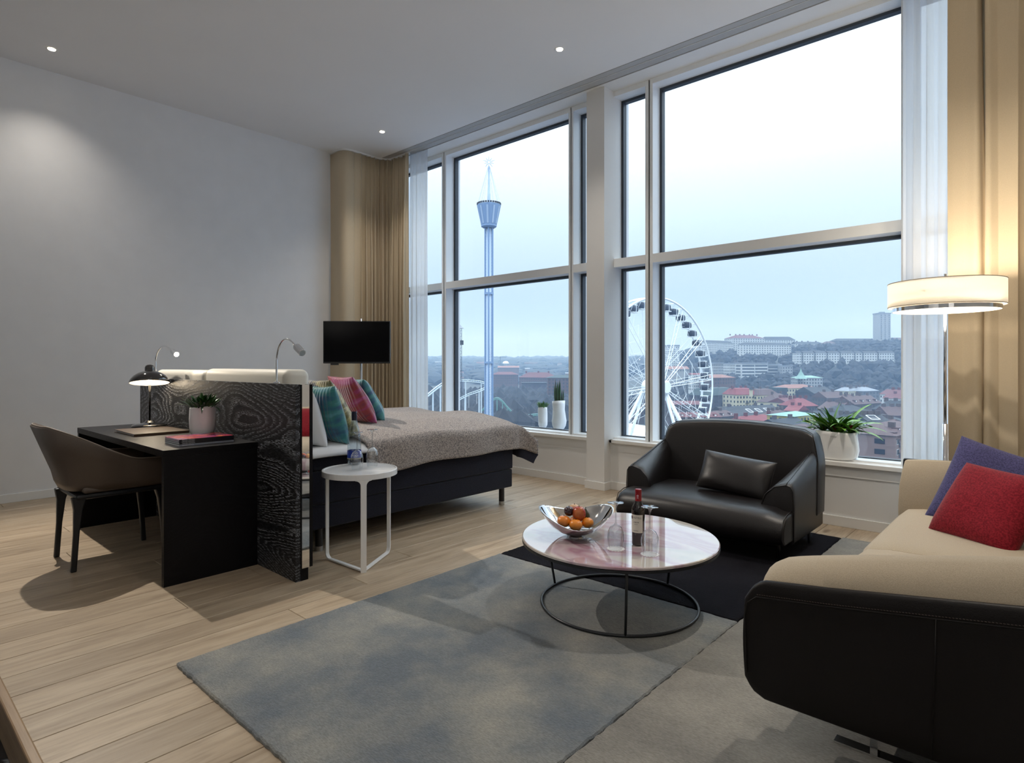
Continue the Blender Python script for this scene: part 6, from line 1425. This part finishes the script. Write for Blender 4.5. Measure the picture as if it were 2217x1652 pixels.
# ---------------- ferris wheel
FWD = 204.0
def ferris():
    vx = Vector((*P2(1416, FWD), 0)); zc = zat(838, FWD); vd = vx.normalized(); rt = Vector((vd.y, -vd.x, 0))   # to the right of the view
    th_ = math.radians(50.6); nrm = (-vd*math.cos(th_)+rt*math.sin(th_)).normalized(); wv = (rt*math.cos(th_)+vd*math.sin(th_)).normalized(); up = Vector((0, 0, 1))
    t = thing('ferris_wheel', 'big white ferris wheel with dark gondolas outside the window', 'ferris wheel', (vx.x, vx.y, G))
    c = Vector((vx.x, vx.y, zc)); R = 30.0; W2 = 2.2
    M['wheelwhite'] = mat('white_steel', (0.88, 0.92, 0.95), 0.5); M['cabin'] = mat('tinted_cabin_glass', (0.02, 0.03, 0.055), 0.15)
    def pt(a, r_, w_): return c+(wv*math.cos(a)+up*math.sin(a))*r_+nrm*w_
    for s_ in (-W2, W2):
        MB().tube([pt(2*PI*k/96, R, s_) for k in range(96)], 0.34, 8, closed=True).build('rim_ring', M['wheelwhite'], t, smooth=True)
    MB().tube([pt(2*PI*k/96, R*0.915, 0) for k in range(96)], 0.12, 6, closed=True).build('inner_ring', M['wheelwhite'], t, smooth=True)
    mb = MB(); n = 42
    for k in range(n):
        a = 2*PI*(k+.5)/n; mb.tube([pt(a, R, -W2), pt(a, R, W2)], 0.13, 5); mb.tube([pt(a, R, -W2), pt(a, R*.915, 0)], 0.09, 5); mb.tube([pt(a, R, W2), pt(a, R*.915, 0)], 0.09, 5)
        a2 = a+PI/n; mb.tube([pt(a, R, W2), pt(a2, R*.955, 0)], 0.07, 4)
    mb.build('rim_bracing', M['wheelwhite'], t, kind='stuff')
    ns = 12
    for k in range(ns):
        a = 2*PI*k/ns+0.10; mb = MB(); g = 0.62
        for s_ in (-1, 1):
            o_ = (wv*-math.sin(a)+up*math.cos(a))*s_
            mb.tube([pt(a, 2.2, W2*1.5)+o_*.35, pt(a, R*.99, W2*.9)+o_*1.0], 0.13, 5); mb.tube([pt(a, 2.2, -W2*1.5)+o_*.35, pt(a, R*.99, -W2*.9)+o_*1.0], 0.075, 5)
        m_ = 15; q0 = None
        for j in range(m_+1):
            f = j/m_; s_ = 1 if j % 2 else -1; o_ = (wv*-math.sin(a)+up*math.cos(a))*s_*lerp(.35, 1.0, f); q = pt(a, lerp(2.2, R*.99, f), lerp(W2*1.5, W2*.9, f))+o_
            if q0 is not None: mb.tube([q0, q], 0.05, 4)
            q0 = q
        mb.build('spoke', M['wheelwhite'], t)
    mb = MB()
    for rr_ in (0.30, 0.45, 0.60, 0.76):
        for k in range(ns):
            a = 2*PI*k/ns+0.1; a2 = a+2*PI/ns
            mb.tube([pt(a, R*rr_, W2), pt((a+a2)/2, R*(rr_+0.15), 0), pt(a2, R*rr_, W2)], 0.055, 4)
            mb.tube([pt(a, R*rr_, W2), pt(a2, R*rr_, -W2)], 0.05, 4)
    mb.build('tie_rods', M['wheelwhite'], t, kind='stuff')
    MB().tube([c-nrm*3.6, c-nrm*3.6+nrm*0.01, c+nrm*5.2, c+nrm*5.6], [1.6, 2.3, 2.3, 1.9], 32).build('hub', M['wheelwhite'], t, smooth=False)
    for s_, w_ in ((1, 6.5), (-1, -6.5)):
        for q in (-1, 1):
            MB().tube([c+nrm*s_*3.9-up*1.0+wv*q*0.6, Vector((c.x, c.y, G))+nrm*(s_*12)+wv*q*16.5], 0.62, 12).build('support_leg', M['wheelwhite'], t, smooth=True)
            MB().tube([c+nrm*s_*3.9-up*1.0+wv*q*0.6, Vector((c.x, c.y, G))+nrm*(s_*9)+wv*q*8.5], 0.5, 12).build('support_leg', M['wheelwhite'], t, smooth=True)
    # gondolas hang upright inside the rim; shared meshes
    def rb(hx, hy, hz, z0):
        mb = MB(); mb.lathe([(0.05, -1), (.75, -.97), (.97, -.6), (1, 0), (.97, .6), (.75, .97), (0.05, 1)], 14, fn=lambda x_, y_, z_, a: (0, 0, 0)); return mb
    def ell(u, v):
        a = u*2*PI; ph = (v-.5)*PI*.99; e_ = .55; f = lambda q: math.copysign(abs(q)**e_, q)
        return (1.65*f(math.cos(ph))*f(math.cos(a)), 1.3*f(math.cos(ph))*f(math.sin(a)), -0.2+1.15*f(math.sin(ph)))
    gm = MB().grid(ell, 20, 11, closeu=True)
    first = None
    for k in range(n):
        a = 2*PI*k/n; p_ = pt(a, R*0.955, 0)-up*0.6
        if first is None:
            g = gm.build('gondola', M['cabin'], t, smooth=True, world=False)
            fr = MB(); fr.box(-.10, .10, -1.36, 1.36, -1.4, 0.98).box(-1.5, 1.5, -1.15, 1.15, -1.52, -1.25).box(-1.2, 1.2, -1., 1., 0.88, 1.12)
            fr.box(-1.5, 1.5, -.06, .06, 0.95, 1.1); frame = fr.build('gondola_frame', M['wheelwhite'], g, world=False); first = (g, frame)
        else:
            g = first[0].copy(); C.objects.link(g); g.parent = t; f2 = first[1].copy(); C.objects.link(f2); f2.parent = g
        g.location = p_-Vector(t.location); g.rotation_euler = (0, 0, math.atan2(wv.y, wv.x))
ferris()
# ---------------- observation tower
def obs_tower():
    d = 206; x_, y_ = P2(1058.5, d); k = d/FPX; zz = lambda v: zat(v, d)
    t = thing('observation_tower', 'tall pale blue-white observation drop tower with faceted cabin near its top', 'tower', (x_, y_, G))
    M['towerblue'] = mat('pale_blue_cladding', (0.20, 0.30, 0.47), 0.6); M['towerwhite'] = mat('white_blue_steel', (0.40, 0.49, 0.62), 0.5)
    z0 = G
    MB().lathe([(7.2*k, 0), (7.2*k, zz(480)-z0)], 24, cap1=True).build('shaft', M['towerwhite'], t, smooth=True, world=False)
    for s_ in range(6):
        a = s_*PI/3+YAW+0.5; MB().box(9.2*k*math.cos(a)-.18, 9.2*k*math.cos(a)+.18, 9.2*k*math.sin(a)-.18, 9.2*k*math.sin(a)+.18, 0, zz(493)-z0).build('guide_rail', M['towerblue'], t, world=False)
    mb = MB()
    for i in range(90):
        z = i*1.0
        for s_ in range(6):
            a = s_*PI/3+YAW+0.5; mb.obox((8.2*k*math.cos(a), 8.2*k*math.sin(a), z), Vector((math.cos(a), math.sin(a), 0))*1.2*k, Vector((-math.sin(a), math.cos(a), 0))*.08, Vector((0, 0, .08)))
    mb.build('rail_brackets', MR['slate'], t, kind='stuff', world=False)
    for v in (636, 785): MB().lathe([(10.5*k, zz(v)-z0-.35), (10.5*k, zz(v)-z0+.35)], 12, cap0=True, cap1=True).build('collar', M['towerblue'], t, world=False)
    MB().lathe([(12*k, zz(494)-z0), (17*k, zz(491)-z0), (17*k, zz(488)-z0), (26*k, zz(447)-z0), (26*k, zz(444)-z0), (10*k, zz(440)-z0), (0.01, zz(439)-z0)], 10).build('cabin', M['towerblue'], t, world=False)
    for s_ in range(10):
        a = s_*2*PI/10+PI/10; n_ = Vector((math.cos(a), math.sin(a), 0)); sd = Vector((-n_.y, n_.x, 0)); c0 = n_*(17*k*.96)+Vector((0, 0, zz(486)-z0)); c1 = n_*(25.3*k*.96)+Vector((0, 0, zz(449)-z0))
        MB().loft([[c0-sd*.3+n_*.15, c0+sd*.3+n_*.15, c0+sd*.3-n_*.1, c0-sd*.3-n_*.1], [c1-sd*.3+n_*.15, c1+sd*.3+n_*.15, c1+sd*.3-n_*.1, c1-sd*.3-n_*.1]]).build('cabin_rib', M['towerwhite'], t, world=False)
    mb = MB()
    for s_ in range(30): a = s_*2*PI/30; mb.obox((25.5*k*math.cos(a), 25.5*k*math.sin(a), zz(442)-z0), Vector((math.cos(a), math.sin(a), 0))*.15, Vector((-math.sin(a), math.cos(a), 0))*.3, Vector((0, 0, .25)))
    mb.build('roof_fittings', MR['slate'], t, kind='stuff', world=False)
    MB().lathe([(3.2*k, zz(440)-z0), (3.2*k, zz(420)-z0), (2.4*k, zz(419)-z0), (2.4*k, zz(388)-z0), (1.8*k, zz(387)-z0), (1.8*k, zz(360)-z0)], 12).build('mast', M['towerwhite'], t, smooth=True, world=False)
    mb = MB()
    for s_ in range(10): a = s_*2*PI/10; mb.tube([(2*k*math.cos(a), 2*k*math.sin(a), zz(362)-z0), (25*k*math.cos(a), 25*k*math.sin(a), zz(443)-z0)], 0.045, 4)
    mb.build('guy_wires', M['towerwhite'], t, kind='stuff', world=False)
    rv = Vector((Rx, Ry, 0)); c = Vector((0, 0, zz(351)-z0)); mb = MB()
    mb.tube([c+(rv*math.cos(q)+Vector((0, 0, math.sin(q))))*3.4*k for q in [2*PI*i/20 for i in range(20)]], 0.06, 5, closed=True)
    for i in range(10):
        q = PI/2+2*PI*i/10; dv_ = rv*math.cos(q)+Vector((0, 0, math.sin(q))); mb.tube([c+dv_*4.5*k, c+dv_*(13 if i % 2 == 0 else 11)*k], [0.09, 0.04], 4)
    mb.build('star', M['towerblue'], t, world=False)
    mb = MB(); q = Vector((-Fx, -Fy, 0))*7.4*k+rv*1.5*k
    for s_ in (-1, 1): mb.tube([q+rv*s_*.32, q+rv*s_*.32+Vector((0, 0, zz(755)-z0))], 0.07, 4)
    for i in range(55): mb.tube([q-rv*.32+Vector((0, 0, i*.85)), q+rv*.32+Vector((0, 0, i*.85))], 0.05, 4)
    mb.build('ladder', M['whitemetal'], t, world=False)
obs_tower()
# ---------------- second, thinner drop tower
d = 270; x_, y_ = P2(996, d); k = d/FPX; t = thing('drop_tower', 'thin dark lattice drop tower beside the window frame', 'tower', (x_, y_, G)); H = zat(708, d)-G
mb = MB()
for sx_, sy_ in ((-.5, -.5), (.5, -.5), (.5, .5), (-.5, .5)): mb.tube([(sx_, sy_, 0), (sx_, sy_, H)], 0.12, 5)
for i in range(int(H/1.3)):
    z = i*1.3; s_ = 1 if i % 2 else -1
    mb.tube([(-.5*s_, -.5, z), (.5*s_, -.5, z+1.3)], 0.07, 4); mb.tube([(-.5*s_, .5, z), (.5*s_, .5, z+1.3)], 0.07, 4); mb.tube([(-.5, -.5*s_, z), (-.5, .5*s_, z+1.3)], 0.07, 4)
mb.build('lattice_mast', MR['slate'], t, world=False)
MB().lathe([(1.8, H-.6), (1.0, H), (0.1, H+1.0)], 10).build('top_cap', MW['pale'], t, world=False); MB().box(-1.1, 1.1, -1.1, 1.1, H-8, H-6).build('crosshead', MR['slate'], t, world=False)
# ---------------- roller coaster
def coaster(label, pts, m, rr_=0.28, gauge=1.0, post_m=None, seed=0, posts=5, nposts=8):
    P = [Vector((*P2(u, d), zat(v, d))) for u, v, d in pts]; out = []
    for i in range(len(P)-1):
        p0, p1, p2, p3 = P[max(i-1, 0)], P[i], P[i+1], P[min(i+2, len(P)-1)]
        for q in range(8):
            s_ = q/8; out.append(0.5*((2*p1)+(p2-p0)*s_+(2*p0-5*p1+4*p2-p3)*s_*s_+(3*p1-p0-3*p2+p3)*s_**3))
    out.append(P[-1]); t = thing('roller_coaster', label, 'roller coaster', (P[0].x, P[0].y, G))
    for s_ in (-1, 1):
        MB().tube([p+Vector((Rx, Ry, 0)).cross(Vector((0, 0, 1)))*gauge*.5*s_ for p in out], rr_*.6, 6).build('rail', m, t, smooth=True)
    MB().tube([p-Vector((0, 0, .8)) for p in out], rr_, 6).build('spine', m, t, smooth=True)
    mb = MB()
    for i in range(0, len(out), 2): mb.tube([out[i]-Vector((0, 0, .8)), out[i]+Vector((0, 0, .05))], 0.12, 4)
    mb.build('ties', m, t, kind='stuff')
    for i in range(nposts):
        p = out[int((i+.5)*len(out)/nposts)]
        MB().tube([(p.x, p.y, G-1), (p.x, p.y, p.z-.9)], 0.3, 6).build('post', post_m or m, t)
    return t
M['cgreen'] = mat('green_steel', (0.16, 0.34, 0.32), 0.5); M['cwhite'] = mat('white_track', (0.62, 0.70, 0.76), 0.5)
coaster('pale green roller coaster track beyond the bed', [(1030, 905, 330), (1055, 875, 330), (1074, 861, 330), (1088, 868, 330), (1098, 880, 330), (1112, 892, 330), (1135, 898, 330), (1165, 896, 330)], M['cgreen'], 0.35)
coaster('white roller coaster loop to the left of the observation tower', [(995, 862, 260), (1015, 852, 262), (1035, 845, 264), (1050, 838, 268), (1052, 830, 272), (1040, 825, 276), (1020, 823, 280), (990, 821, 284)], M['cwhite'], 0.22, nposts=5)
coaster('steep white coaster lift seen through the narrow far window', [(915, 862, 200), (930, 850, 205), (945, 838, 210), (962, 826, 215), (975, 818, 220)], M['cwhite'], 0.3, nposts=4)

# ---------------- winter haze over the town: one homogeneous volume
hm = bpy.data.materials.new('haze'); hm.use_nodes = True; nt = hm.node_tree; nt.nodes.clear()
out = N(nt, 'ShaderNodeOutputMaterial'); vs_ = N(nt, 'ShaderNodeVolumeScatter', Density=0.00045, Anisotropy=0.0); vs_.inputs['Color'].default_value = (0.45, 0.66, 1.0, 1)
nt.links.new(vs_.outputs[0], out.inputs['Volume'])
hz = MB().box(-4200, 3000, 30, 4300, -70, 260).build('haze', hm); tag(hz, 'thin blue winter haze hanging over the town', 'haze', kind='stuff')
